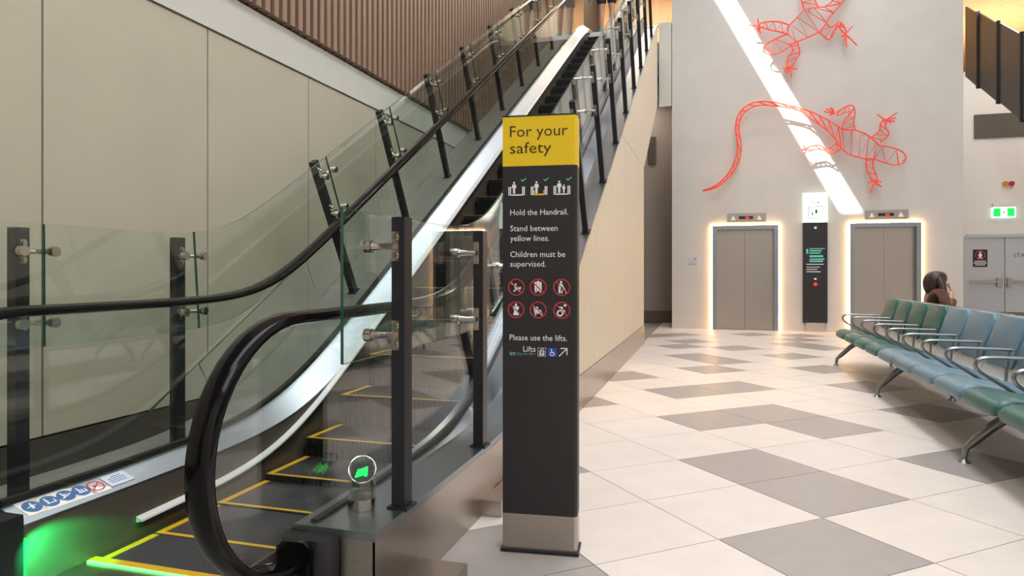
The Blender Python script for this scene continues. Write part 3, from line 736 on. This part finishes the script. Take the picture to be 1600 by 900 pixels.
# ------------------------------------------------------------------ lifts
def lift(k, label):
    x0, x1 = LIFT[k]; cx = (x0+x1)/2
    L = thing('lift', label, 'lift', (cx, WALL_Y, 0), group='lifts in the pale grey wall')
    fy = WALL_Y-.07; fw = .085
    H = 2.165
    obj('door_frame', MB().box(x0, x0+fw, fy, WALL_Y+.29, 0, H).box(x1-fw, x1, fy, WALL_Y+.29, 0, H).box(x0+fw, x1-fw, fy, WALL_Y+.29, H-.085, H), 'steelw', L)
    for a, b in ((x0+fw, cx-.002), (cx+.002, x1-fw)):
        obj('door_leaf', MB().box(a, b, WALL_Y+.06, WALL_Y+.09, .008, H-.085), 'steel', L)
    obj('sill', MB().box(x0+fw, x1-fw, WALL_Y-.02, WALL_Y+.2, 0, .006), 'steel', L)
    for a, b, c, d_ in ((x0-.014, x0-.002, 0, H), (x1+.002, x1+.014, 0, H), (x0-.014, x1+.014, H+.002, H+.014)):
        obj('light_strip', MB().box(a, b, WALL_Y-.03, WALL_Y-.008, c, d_), 'led', L, label='warm glowing light strip')
    ix = cx+.03
    ipn = obj('indicator_panel', MB().box(ix-.38, ix+.38, WALL_Y-.03, WALL_Y-.001, H+.07, H+.25), 'steel', L)
    obj('display', MB().box(ix-.15, ix+.13, WALL_Y-.034, WALL_Y-.03, H+.13, H+.19), 'sblk', ipn)
    obj('digit', MB().box(ix-.02, ix+.05, WALL_Y-.036, WALL_Y-.034, H+.14, H+.175), 'ledr', ipn)
    for sx in (-.26, .25):
        obj('arrow', MB().prism([(ix+sx-.05, H+.11), (ix+sx+.05, H+.11), (ix+sx, H+.21)], lambda u, v, w: (u, w, v), WALL_Y-.034, WALL_Y-.03), 'swht', ipn)
    return L
lift(0, 'steel lift with closed doors, nearest the escalator, framed by warm light')
lift(1, 'steel lift with closed doors behind the green seats, framed by warm light')
# lift information pillar on the wall
a, b = on_y(1254, 400, WALL_Y).x, on_y(1292, 400, WALL_Y).x; cx = (a+b)/2
zt, zm, zb = on_y(1273, 302, WALL_Y).z, on_y(1273, 348, WALL_Y).z, on_y(1273, 504, WALL_Y).z
ls = thing('lift_sign', 'narrow black wall sign with a lit white top between the lifts', 'sign', (cx, WALL_Y, 0))
fy = WALL_Y-.08
obj('back_panel', MB().box(a, b, fy, WALL_Y-.001, zb, zm), 'sblk', ls)
hp = obj('lit_head', MB().box(a, b, fy, WALL_Y-.001, zm, zt), 'litw', ls, label='glowing white head with lift symbol')
obj('foot', MB().box(a+.05, b-.05, WALL_Y-.07, WALL_Y-.001, 0, zb), 'chrome', ls)
def wfn(u, v, w): return (u, fy-w, v)
def wx(x): return on_y(x, 400, WALL_Y).x
def wz(y): return on_y(1273, y, WALL_Y).z
def wrect(x0, y0, x1, y1): return [(wx(x0), wz(y1)), (wx(x1), wz(y1)), (wx(x1), wz(y0)), (wx(x0), wz(y0))]
mb = MB()
for r in [(1262, 323, 1284.5, 323.8), (1262, 340.3, 1284.5, 341), (1262, 323, 1262.8, 341), (1283.8, 323, 1284.5, 341), (1267.5, 332, 1269.5, 337), (1273, 328, 1276, 334), (1268, 315, 1269.5, 317), (1277, 315, 1278.5, 319)]: mb.prism(wrect(*r), wfn, .001, .003)
obj('lift_symbol', mb, 'sblk', hp)
mb = MB()
for r in [(1259, 389, 1262, 397), (1258, 396, 1263, 397.3), (1264, 388, 1288, 389.4), (1264, 391, 1283, 393), (1264, 394.5, 1281, 396.5), (1264, 399, 1285, 402), (1264, 404, 1287, 406), (1264, 407, 1285, 409.5)]: mb.prism(wrect(*r), wfn, .001, .003)
obj('print_lines', mb, 'steal', ls)
mb = MB()
for r in [(1259, 412.5, 1286, 413.6), (1259, 417, 1280, 418), (1259, 420.5, 1276, 421.5), (1259, 424, 1281, 425.2), (1271, 434.5, 1275, 437), (1271.5, 354.5, 1275, 358)]: mb.prism(wrect(*r), wfn, .001, .003)
obj('print_lines', mb, 'swht', ls)
obj('call_button', MB().prism([(u+wx(1273), v+wz(444)) for u, v in circ(.035, 12)], wfn, .0, .012), 'ledr', ls)
p = on_y(1082.5, 407, WALL_Y)
cp = thing('control_panel', 'small pale switch plate on the wall left of the lifts', 'switch', (p.x, WALL_Y, p.z))
obj('plate', MB().box(p.x-.09, p.x+.09, WALL_Y-.015, WALL_Y-.001, p.z-.075, p.z+.075), 'door', cp)
obj('screen', MB().box(p.x-.08, p.x-.02, WALL_Y-.018, WALL_Y-.015, p.z-.065, p.z+.065), 'stkg', cp)
obj('key_switch', MB().cyl((p.x+.055, WALL_Y-.02, p.z+.03), (p.x+.055, WALL_Y-.014, p.z+.03), .014, 10), 'sblk', cp)

# ------------------------------------------------------------------ lizard wire sculptures
LZY = WALL_Y-.20
def lizard(label, ox, oy, k, parts, tail_r=.017):
    P = lambda q: on_y(ox+q[0]/k, oy+q[1]/k, LZY)
    allp = [P(q) for nm, ls_ in parts for pl in ls_ for q in pl]
    c = Vector((sum(p.x for p in allp)/len(allp), WALL_Y, min(p.z for p in allp)))
    Z = thing('lizard_sculpture', label, 'sculpture', tuple(c), group='coral wire lizards on the lift wall')
    for nm, lines in parts:
        mb = MB()
        for ln in lines: mb.tube([P(q) for q in ln], .0135, 6)
        obj(nm, mb, 'red', Z, True)
    mb = MB()
    for nm, lines in parts[:3]:
        for ln in lines[:1]:
            q = P(ln[len(ln)//2]); mb.cyl((q.x, q.y, q.z), (q.x, WALL_Y-.001, q.z), .008, 6)
    obj('wall_fixing', mb, 'red', Z)
    return Z
def resamp(pl, n):
    L = [0]
    for p, q in zip(pl[:-1], pl[1:]): L.append(L[-1]+math.dist(p, q))
    out = []
    for i in range(n):
        t = L[-1]*i/(n-1); j = 0
        while j < len(pl)-2 and L[j+1] < t: j += 1
        u = (t-L[j])/max(1e-6, L[j+1]-L[j]); out.append((pl[j][0]+(pl[j+1][0]-pl[j][0])*u, pl[j][1]+(pl[j+1][1]-pl[j][1])*u))
    return out
def smooth2(pl, it=2):
    for _ in range(it):
        q = [pl[0]]
        for a_, b_ in zip(pl[:-1], pl[1:]): q += [(a_[0]*.75+b_[0]*.25, a_[1]*.75+b_[1]*.25), (a_[0]*.25+b_[0]*.75, a_[1]*.25+b_[1]*.75)]
        pl = q+[pl[-1]]
    return pl
def zig(A, B, n):
    a_, b_ = resamp(A, n), resamp(B, n)
    return [[a_[i] if i % 2 == 0 else b_[i] for i in range(n)]]
def limb(A, B, n, root, toes): return [smooth2(A, 1), smooth2(B, 1)]+zig(A, B, n)+[[root, t] for t in toes]
tA = [(80,745),(150,722),(215,676),(270,610),(305,540),(322,470),(320,390),(306,310),(316,240),(350,180),(410,140),(490,124),(560,130),(620,140),(760,172),(850,206),(905,232),(1000,285),(1050,322)]
tB = [(80,748),(160,735),(235,685),(300,610),(338,530),(350,450),(342,380),(330,310),(340,250),(372,200),(430,162),(490,150),(560,155),(620,162),(750,185),(820,240),(910,300),(980,360),(1045,455)]
bA = [(1050,322),(1140,325),(1210,350),(1260,390),(1310,435)]; bB = [(1045,455),(1085,490),(1140,510),(1210,525),(1270,525)]
lizard('coral wire lizard with a long curling tail above the lift sign', 1080, 130, 4.444, [
 ('tail', [smooth2(tA, 1), smooth2(tB, 1)]+zig(tA, tB, 40)),
 ('body', [bA, bB]+zig(bA, bB, 10)),
 ('head', [smooth2([(1310,435),(1370,440),(1440,460),(1480,485),(1495,520),(1475,555),(1430,570),(1360,560),(1270,525)], 2), [(1270,525),(1325,445),(1355,555),(1425,460),(1440,565)]]),
 ('leg', limb([(1050,322),(1055,262),(1090,235),(1105,192),(1060,206),(1010,226)], [(1140,325),(1125,270),(1140,210),(1130,160),(1100,150),(1060,170),(1005,205)], 11, (995,212), [(920,195),(935,176),(965,168),(982,175),(960,222)])),
 ('leg', limb([(1250,375),(1290,350),(1315,315),(1308,290),(1335,255)], [(1310,410),(1365,372),(1376,345),(1346,310),(1352,275),(1365,262)], 9, (1348,256), [(1290,215),(1430,205),(1420,240),(1415,265),(1390,275)])),
 ('leg', limb([(1215,530),(1215,600),(1240,640),(1255,680)], [(1265,525),(1260,580),(1285,635),(1295,680)], 8, (1275,682), [(1240,762),(1225,690),(1320,685),(1322,722),(1300,712)])),
 ('leg', limb([(1010,415),(945,465),(895,428),(850,432),(800,452)], [(1045,455),(970,500),(925,462),(875,458),(805,474)], 9, (802,462), [(778,432),(768,462),(785,490),(815,430)])),
])
uA = [(555,365),(575,270),(610,240),(700,150),(740,105),(800,90),(890,75),(950,75),(1030,25),(1060,-40)]
uB = [(590,480),(640,460),(710,430),(800,395),(905,345),(980,250),(1000,200),(1090,100),(1170,0),(1215,-80)]
vA = [(1060,-40),(1150,-200),(1150,-340),(1080,-470),(960,-560)]; vB = [(1215,-80),(1240,-210),(1215,-350),(1120,-480),(960,-570)]
lizard('coral wire lizard cut by the top of the photo', 1150, 0, 6.924, [
 ('tail', [smooth2(vA, 1), smooth2(vB, 1)]+zig(vA, vB, 14)),
 ('body', [uA, uB]+zig(uA, uB, 14)),
 ('head', [smooth2([(560,375),(500,385),(420,425),(320,480),(285,520),(310,580),(400,595),(500,560),(590,490)], 2), [(590,482),(430,428),(490,555),(405,435),(400,590),(315,500)]]),
 ('leg', limb([(575,270),(460,230),(350,235),(278,245),(240,280)], [(545,365),(460,340),(360,325),(310,300),(250,297)], 9, (248,280), [(135,270),(235,200),(210,350),(232,372),(264,370)])),
 ('leg', limb([(590,490),(625,545),(555,620),(550,690),(552,735)], [(665,460),(698,580),(640,650),(610,725)], 9, (585,732), [(505,740),(518,772),(545,800),(602,836),(660,750)])),
 ('leg', limb([(905,350),(1000,440),(1040,400),(1075,305),(1105,275),(1150,345),(1185,372)], [(990,260),(1022,302),(1085,258),(1120,232),(1155,262),(1192,322),(1195,360)], 12, (1185,370), [(1310,490),(1198,510),(1165,445),(1140,390),(1260,280)])),
 ('leg', limb([(740,105),(705,0),(690,-90),(760,-140)], [(890,75),(850,0),(835,-60),(800,-110)], 8, (790,-130), [(840,-170),(870,-130),(790,-190)])),
])

# ------------------------------------------------------------------ far wall: staff doors, exit sign, alarm lamps, grille, stair
FYW = 19.5
def fx(x): return on_y(x, 400, FYW).x
def fz(x, y): return on_y(x, y, FYW).z
ztop = fz(1550, 368); xa, xm, xb = fx(1507), fx(1568.5), fx(1632)
for k, (a, b) in enumerate(((xa+.03, xm-.012), (xm+.012, xb))):
    dr = struct('door_%d' % (k+1), MB().box(a, b, FYW-.05, FYW-.002, .01, ztop-.05), 'door', ('grey staff door with a black prohibition plaque and push bar', 'grey staff door marked STAFF, at the right picture edge')[k], 'door')
    zb_ = fz(1550, 440)
    bar = obj('push_bar', MB().box(a+.06, b-.12, FYW-.12, FYW-.085, zb_-.025, zb_+.025), 'steel', dr)
    ends = (a+.1, b-.16) if k == 0 else (a+.06, b-.2)
    obj('bar_mount', MB().box(b-.17, b-.06, FYW-.13, FYW-.05, zb_-.12, zb_+.1) if k == 0 else MB().box(a+.02, a+.12, FYW-.13, FYW-.05, zb_-.12, zb_+.1), 'steel', bar)
    obj('kick_plate', MB().box(a, b, FYW-.056, FYW-.05, .01, fz(1550, 487)), 'taupe', dr)
    if k == 0:
        p0, p1 = fx(1519), fx(1541.5); q0, q1 = fz(1530, 417), fz(1530, 390)
        pq = obj('plaque', MB().box(p0, p1, FYW-.058, FYW-.05, q0, q1), 'sblk', dr)
        cxp = (p0+p1)/2; f2 = lambda u, v, w: (u, FYW-.058-w, v)
        obj('ring', ringm(MB(), .095, .115, f2, .001, .004, 24, cxp, q0+(q1-q0)*.68), 'sred', pq)
        mm = MB(); zc = q0+(q1-q0)*.68
        mm.prism([(cxp+u, zc+.07+v) for u, v in circ(.02, 10)], f2, .001, .004)
        mm.prism([(cxp-.03, zc+.04), (cxp+.03, zc+.04), (cxp+.045, zc-.03), (cxp+.02, zc-.02), (cxp+.04, zc-.09), (cxp+.015, zc-.09), (cxp, zc-.04), (cxp-.02, zc-.09), (cxp-.045, zc-.09), (cxp-.02, zc-.02), (cxp-.045, zc-.03)], f2, .001, .004)
        obj('figure', mm, 'swht', pq)
        mm = MB()
        for j, w in enumerate((.12, .14, .11)): mm.prism([(cxp-w, q0+.13-.045*j), (cxp+w, q0+.13-.045*j), (cxp+w, q0+.15-.045*j), (cxp-w, q0+.15-.045*j)], f2, .001, .003)
        obj('print_lines', mm, 'swht', pq)
    else:
        vs_, fs = text_mb('STAFF ONLY', .80, .14); xs0 = fx(1582.5); zz = fz(1590, 402)
        mm = MB().add([(xs0+v[0], FYW-.052, zz+v[1]) for v in vs_], fs); obj('lettering', mm.mesh('lettering', 'vent'), 'vent', dr)
mb = MB().box(xa-.05, xa+.03, FYW-.08, FYW, 0, ztop).box(xb, xb+.08, FYW-.08, FYW, 0, ztop).box(xa+.03, xb, FYW-.08, FYW, ztop-.05, ztop+.03)
struct('trim_3', mb, 'door', 'grey frame around the staff doors')
p = on_y(1567, 332, FYW)
ex = thing('exit_sign', 'lit green and white exit sign above the staff doors', 'sign', (p.x, FYW, p.z))
obj('housing', MB().box(p.x-.24, p.x+.24, FYW-.10, FYW-.001, p.z+.13, p.z+.22), 'white', ex)
fc = obj('lit_face', MB().box(p.x-.25, p.x+.25, FYW-.06, FYW-.03, p.z-.13, p.z+.13), 'exitw', ex)
for sx in (-1, 1): obj('green_square', MB().box(p.x+sx*.15-.075, p.x+sx*.15+.075, FYW-.066, FYW-.061, p.z-.1, p.z+.1), 'exitg', fc)
obj('arrow', MB().prism([(p.x-.02, p.z-.04), (p.x+.03, p.z), (p.x-.02, p.z+.04)], lambda u, v, w: (u, w, v), FYW-.066, FYW-.061), 'exitg', fc)
for x, m_, lb in ((1570.5, 'amber', 'round amber warning lamp above the exit sign'), (1580, 'redl', 'round red warning lamp above the exit sign')):
    p = on_y(x, 287, FYW)
    al = thing('alarm_lamp', lb, 'lamp', (p.x, FYW, p.z)); obj('lens', MB().cyl((p.x, FYW-.05, p.z), (p.x, FYW-.02, p.z), .060, 18, .066), m_, al, True); obj('bezel', MB().cyl((p.x, FYW-.02, p.z), (p.x, FYW-.001, p.z), .072, 18), 'white', al)
a = on_y(1522, 217, FYW); b = on_y(1640, 173, FYW)
tag(obj('vent_panel', MB().box(a.x, b.x, FYW-.03, FYW-.001, a.z, b.z), 'vent'), 'wide dark grille on the far wall under the stair', 'vent')
# stair flank up on the right
stw = thing('far_stair', 'sloping dark panelled stair balustrade high at the right picture edge', 'stair', (6.1, 15, 3.7))
A0, A1 = on_x(1505, 118, 6.1), on_x(1600, 190, 6.1); B0, B1 = on_x(1505, 10, 6.1), on_x(1600, 55, 6.1)
sb = (A0.z-A1.z)/(A0.y-A1.y); zbot = lambda y: A1.z+sb*(y-A1.y); st_ = (B0.z-B1.z)/(B0.y-B1.y); ztp = lambda y: B1.z+st_*(y-B1.y)
ycut = [on_x(x, 100, 6.1).y for x in (1503, 1528.5, 1560, 1597, 1640)]
ycut[0] = min(ycut[0], 19.44)
for y1, y0 in zip(ycut[:-1], ycut[1:]):
    obj('panel', MB().prism([(y0+.03, zbot(y0)), (y1-.03, zbot(y1)), (y1-.03, ztp(y1)), (y0+.03, ztp(y0))], xfn(0), 6.10, 6.14), 'dpanel', stw)
    obj('post', MB().prism([(y0-.03, zbot(y0)-.05), (y0+.03, zbot(y0)-.03), (y0+.03, ztp(y0)+.05), (y0-.03, ztp(y0)+.05)], xfn(0), 6.06, 6.13), 'post', stw)

# ------------------------------------------------------------------ beam seating
PITCH, NS, Y0S = .575, 12, 9.62
def seat_meshes():
    # local: seat centred on y=0, front towards -x, origin at floor under the beam
    def extr(prof, w, mats, smooth=True, inset=.02):
        secs = []
        cx = sum(p[0] for p in prof)/len(prof); cz = sum(p[1] for p in prof)/len(prof)
        for y, k in ((-w, .45), (-w+.006, .72), (-w+.018, .88), (-w+.05, 1), (w-.05, 1), (w-.018, .88), (w-.006, .72), (w, .45)) if inset > .01 else ((-w, 1), (w, 1)):
            secs.append([(cx+(x-cx)*(1-(1-k)*.10), y, cz+(z-cz)*k) for x, z in prof])
        return MB().loft(secs).mesh('seat', mats, smooth)
    pad = [(-.318, .385), (-.315, .415), (-.295, .442), (-.25, .462), (-.19, .466), (-.10, .452), (.02, .428), (.12, .432), (.14, .42), (.13, .395), (.02, .380), (-.12, .400), (-.22, .405), (-.27, .385), (-.295, .365), (-.31, .365)]
    # straight band profile for the back cushion
    back = [(.205, .50), (.225, .49), (.25, .50), (.272, .60), (.30, .72), (.335, .84), (.325, .865), (.295, .862), (.265, .80), (.235, .68), (.212, .58)]
    def band(pts, th):
        out = []; top = []; bot = []
        for k, p in enumerate(pts):
            a_, b_ = pts[max(k-1, 0)], pts[min(k+1, len(pts)-1)]; d_ = Vector((b_[0]-a_[0], b_[1]-a_[1])).normalized()
            top.append((p[0], p[1])); bot.append((p[0]+d_.y*th, p[1]-d_.x*th))
        return top+bot[::-1]
    shell = band([(-.29, .385), (-.25, .405), (-.12, .40), (.03, .38), (.13, .39), (.185, .43), (.215, .50), (.245, .62), (.28, .74), (.325, .86)], .016)
    pm_ = extr(pad, .262, 'green'); bm_ = extr(back, .262, 'green'); shm = extr(shell, .283, 'shell', True, .005)
    return pm_, bm_, shm
pm_, bm_, shm = seat_meshes()
def recol(me, m_):
    c_ = me.copy(); c_.materials.clear(); c_.materials.append(M[m_]); return c_
pads = {'green': pm_, 'blue': recol(pm_, 'blue')}; backs = {'green': bm_, 'blue': recol(bm_, 'blue')}
arm = MB()
def armrest():
    pts = [(.20, .44), (.235, .50), (.245, .56), (.23, .625), (.19, .645)]
    top = [(.19, .645), (0, .648), (-.16, .650), (-.205, .640), (-.228, .61), (-.222, .575), (-.19, .545), (-.05, .455), (.05, .385)]
    m1 = MB().tube([(x, 0, z) for x, z in smooth2(top, 2)], .011, 8, up=(0, 1, 0)); m1.v = [(x, y*1.9, z) for x, y, z in m1.v]
    n0 = len(m1.v); m2 = MB().tube([(x, 0, z) for x, z in [(.17, .642), (.155, .53), (.15, .40)]], .010, 8, up=(0, 1, 0)); m2.v = [(x, y*1.7, z) for x, y, z in m2.v]
    m1.add(m2.v, m2.f); return m1.mesh('armrest', 'seatmetal', True)
arm_me = armrest()
leg = MB()
for s_ in (-1, 1):
    pts = [(s_*.02, .0, .335), (s_*.10, 0, .30), (s_*.20, 0, .185) if s_ > 0 else (-.18, 0, .235), (s_*.265, 0, .115) if s_ > 0 else (-.28, 0, .135), (s_*.29, 0, .07) if s_ > 0 else (-.325, 0, .09), (s_*.295, 0, .02) if s_ > 0 else (-.335, 0, .025)]
    leg.tube(pts, [.036, .034, .03, .026, .02, .016], 10, up=(0, 1, 0))
    fxp = pts[-1][0]; leg.cyl((fxp, 0, 0), (fxp, 0, .022), .038, 14, .016)
leg.box(-.05, .05, -.04, .04, .30, .385)
leg_me = leg.mesh('leg', 'seatmetal', True)
def bench(name, label, x, rz, colours, y_first, legs_y):
    n = len(colours)
    B = thing(name, label, 'bench', (x, y_first, 0), rz)
    dirn = -1 if rz == 0 else 1
    def put(nm, me, y, z=0):
        o = bpy.data.objects.new(nm, me); COL.objects.link(o); o.parent = B; o.location = (0, y*(1 if rz == 0 else -1), z); return o
    for i, c in enumerate(colours):
        y = -PITCH*(i+.5)
        put('seat_pad', pads[c], y); put('backrest', backs[c], y); put('seat_shell', shm, y)
    for i in range(n+1): put('armrest', arm_me, -PITCH*i)
    for ly in legs_y: put('leg', leg_me, ly-y_first)
    L = PITCH*n
    o = bpy.data.objects.new('beam', MB().box(-.04, .04, -L-.02, .02, .325, .372).mesh('beam', 'seatmetal')); COL.objects.link(o); o.parent = B
    if rz: o.location = (0, L, 0)
    return B
XB = 1.86
bench('beam_bench', 'row of green and blue seats on a beam, facing the escalator', XB, 0, ['green']*4+['blue']*4+['green']*4, Y0S, [9.42, 7.19, 4.87, 2.9])
bench('beam_bench', 'seat row facing away, back to back behind the blue and green seats', XB+.74, math.pi, ['green']*4+['blue']*4+['green']*4, Y0S, [9.42, 7.19, 4.87, 2.9])

# ------------------------------------------------------------------ people
def skin(name, joints, edges, mat, parent, lv=2, root=0):
    me = bpy.data.meshes.new(name); me.from_pydata([j[0] for j in joints], edges, []); me.update()
    o = bpy.data.objects.new(name, me); COL.objects.link(o); o.parent = parent
    o.modifiers.new('skin', 'SKIN').use_smooth_shade = True
    sv = me.skin_vertices[0].data
    for i, j in enumerate(joints):
        r = j[1]; sv[i].radius = r if isinstance(r, tuple) else (r, r); sv[i].use_root = (i == root)
    s_ = o.modifiers.new('sub', 'SUBSURF'); s_.levels = lv; s_.render_levels = lv
    me.materials.append(M[mat]); return o
# seated person, seen from behind; local +x is forward
pz = thing('person', 'person with long brown hair in a brown leather jacket, seated facing away', 'person', (2.60, 9.28, 0), math.radians(-8))
J = [((0, 0, .55), .12), ((-.01, 0, .72), .13), ((0, 0, .90), .12), ((.02, 0, .985), .05), ((.04, 0, 1.06), (.078, .085)), ((.05, 0, 1.12), .07),
     ((0, .16, .90), .06), ((.05, .22, .70), .045), ((.20, .16, .64), .035), ((.27, .13, .63), .028),
     ((0, -.16, .90), .06), ((.10, -.23, .74), .045), ((.14, -.17, .90), .033), ((.14, -.13, .97), .027),
     ((.10, .10, .54), .075), ((.45, .11, .53), .065), ((.47, .11, .10), .045), ((.58, .11, .05), .035),
     ((.10, -.10, .54), .075), ((.45, -.11, .53), .065), ((.47, -.11, .10), .045), ((.58, -.11, .05), .035)]
Ed = [(0, 1), (1, 2), (2, 3), (3, 4), (4, 5), (2, 6), (6, 7), (7, 8), (8, 9), (2, 10), (10, 11), (11, 12), (12, 13), (0, 14), (14, 15), (15, 16), (16, 17), (0, 18), (18, 19), (19, 20), (20, 21)]
skin('body', J, Ed, 'skin', pz)
skin('trousers', [((.02, 0, .545), .10), ((.12, .10, .54), .085), ((.45, .11, .53), .078), ((.47, .11, .14), .06), ((.12, -.10, .54), .085), ((.45, -.11, .53), .078), ((.47, -.11, .14), .06)], [(0, 1), (1, 2), (2, 3), (0, 4), (4, 5), (5, 6)], 'denim', pz)
skin('jacket', [((.02, 0, .56), .12), ((.0, 0, .72), .145), ((.0, 0, .90), .16), ((.015, 0, .99), .105), ((.01, .215, .92), .095), ((.06, .28, .70), .08), ((.19, .17, .64), .055), ((.01, -.215, .92), .095), ((.11, -.27, .75), .075), ((.15, -.19, .89), .05)],
     [(0, 1), (1, 2), (2, 3), (2, 4), (4, 5), (5, 6), (2, 7), (7, 8), (8, 9)], 'jacket', pz)
hm = MB()
hc = Vector((.015, 0, 1.075)); ring_n = 18
def hring(z, rx, ry, cx_, cy_=0): return [(cx_+rx*math.cos(2*math.pi*i/ring_n)*(1+.035*math.sin(5*i)), cy_+ry*math.sin(2*math.pi*i/ring_n)*(1+.035*math.cos(7*i)), z) for i in range(ring_n)]
hm.loft([hring(1.212, .012, .012, .02), hring(1.209, .04, .04, .018), hring(1.198, .072, .070, .016), hring(1.178, .098, .096, .013), hring(1.15, .115, .114, .008), hring(1.11, .124, .125, .0), hring(1.065, .122, .128, -.008), hring(1.02, .108, .122, -.018), hring(.98, .085, .112, -.03, -.01), hring(.945, .06, .09, -.04, -.02), hring(.915, .02, .05, -.045, -.03)])
hs = MB().tube([(.03, -.10, 1.12), (.05, -.145, 1.05), (.06, -.165, .97), (.05, -.185, .89), (.04, -.19, .81)], [.04, .045, .042, .034, .012], 10)
hr = obj('hair', hm, 'hair', pz, True, local=True); obj('hair_lock', hs, 'hair', hr, True, local=True)
fm = MB(); fm.sphere((.135, 0, 1.05), .016, 8, 6, (1.2, .7, 1.3)); obj('nose', fm, 'skin', pz, True, local=True)
hm = MB()
for dy, L in ((-.03, .050), (-.012, .058), (.006, .054), (.022, .042)):
    hm.tube([(.145, -.125+dy*.4, .965), (.14, -.110+dy*.6, .995), (.125, -.098+dy*.6, .99+L)], .009, 7)
hm.tube([(.15, -.13, .96), (.16, -.105, .975), (.155, -.09, .995)], .010, 7)
obj('hand_fingers', hm, 'skin', pz, True, local=True)
# standing person at the top of the escalator, seen from behind; local +y is forward
px_ = on_z(944, 47, 6.21)
pz2 = thing('person', 'person in dark shorts and pale shoes standing at the escalator top', 'person', (-2.13, 14.15, 6.215))
leg_j = lambda s_: [((s_*.09, 0, .88), .095), ((s_*.11, .01, .50), .062), ((s_*.11, -.025, .34), .062), ((s_*.11, 0, .09), .038), ((s_*.12, .10, .04), .036)]
J = [((0, 0, .95), .13)]+leg_j(-1)+leg_j(1)+[((0, 0, 1.15), .13), ((0, 0, 1.40), .13), ((0, 0, 1.52), .055), ((0, .02, 1.62), .08), ((0, .02, 1.70), .075)]
for s_ in (-1, 1): J += [((s_*.19, 0, 1.41), .06), ((s_*.26, -.02, 1.15), .045), ((s_*.27, .05, .92), .034), ((s_*.27, .08, .82), .03)]
Ed = [(0, 1), (1, 2), (2, 3), (3, 4), (4, 5), (0, 6), (6, 7), (7, 8), (8, 9), (9, 10), (0, 11), (11, 12), (12, 13), (13, 14), (14, 15), (12, 16), (16, 17), (17, 18), (18, 19), (12, 20), (20, 21), (21, 22), (22, 23)]
skin('body', J, Ed, 'skin', pz2)
skin('shorts', [((0, 0, .98), .155), ((-.10, 0, .86), .118), ((-.12, 0, .62), .105), ((.10, 0, .86), .118), ((.12, 0, .62), .105)], [(0, 1), (1, 2), (0, 3), (3, 4)], 'denim', pz2)
skin('shirt', [((0, 0, 1.0), .16), ((0, 0, 1.2), .155), ((0, 0, 1.42), .15), ((-.2, 0, 1.41), .085), ((-.26, -.02, 1.22), .07), ((.2, 0, 1.41), .085), ((.26, -.02, 1.22), .07)], [(0, 1), (1, 2), (2, 3), (3, 4), (2, 5), (5, 6)], 'shirt', pz2)
skin('hair', [((0, -.01, 1.70), .09), ((0, -.03, 1.64), .08)], [(0, 1)], 'hair', pz2)
for s_ in (-1, 1):
    sh_ = MB().sphere((s_*.12, .05, .045), .13, 12, 8, (.40, 1.05, .36)); sh_.sphere((s_*.115, -.03, .09), .055, 10, 6, (.9, 1, .9))
    obj('shoe', sh_, 'shoe', pz2, True, local=True)
# rucksack on the far seat row
rk = thing('rucksack', 'dark rucksack top showing over the blue seat backs', 'bag', (2.62, 6.55, .46))
b_ = MB().loft([[(2.62+.13*k*math.cos(2*math.pi*i/14), 6.55+.16*k*math.sin(2*math.pi*i/14), .46+z) for i in range(14)] for z, k in ((0, .8), (.03, 1), (.28, 1), (.36, .92), (.41, .7), (.43, .35))])
obj('body', b_, 'pack', rk, True)
obj('pocket', MB().sphere((2.74, 6.55, .60), .1, 12, 8, (.5, 1.1, 1)), 'pack', rk, True)
obj('carry_loop', MB().tube([(2.56, 6.52, .88), (2.55, 6.53, .915), (2.55, 6.57, .915), (2.56, 6.58, .88)], .008, 6), 'pack', rk, True)
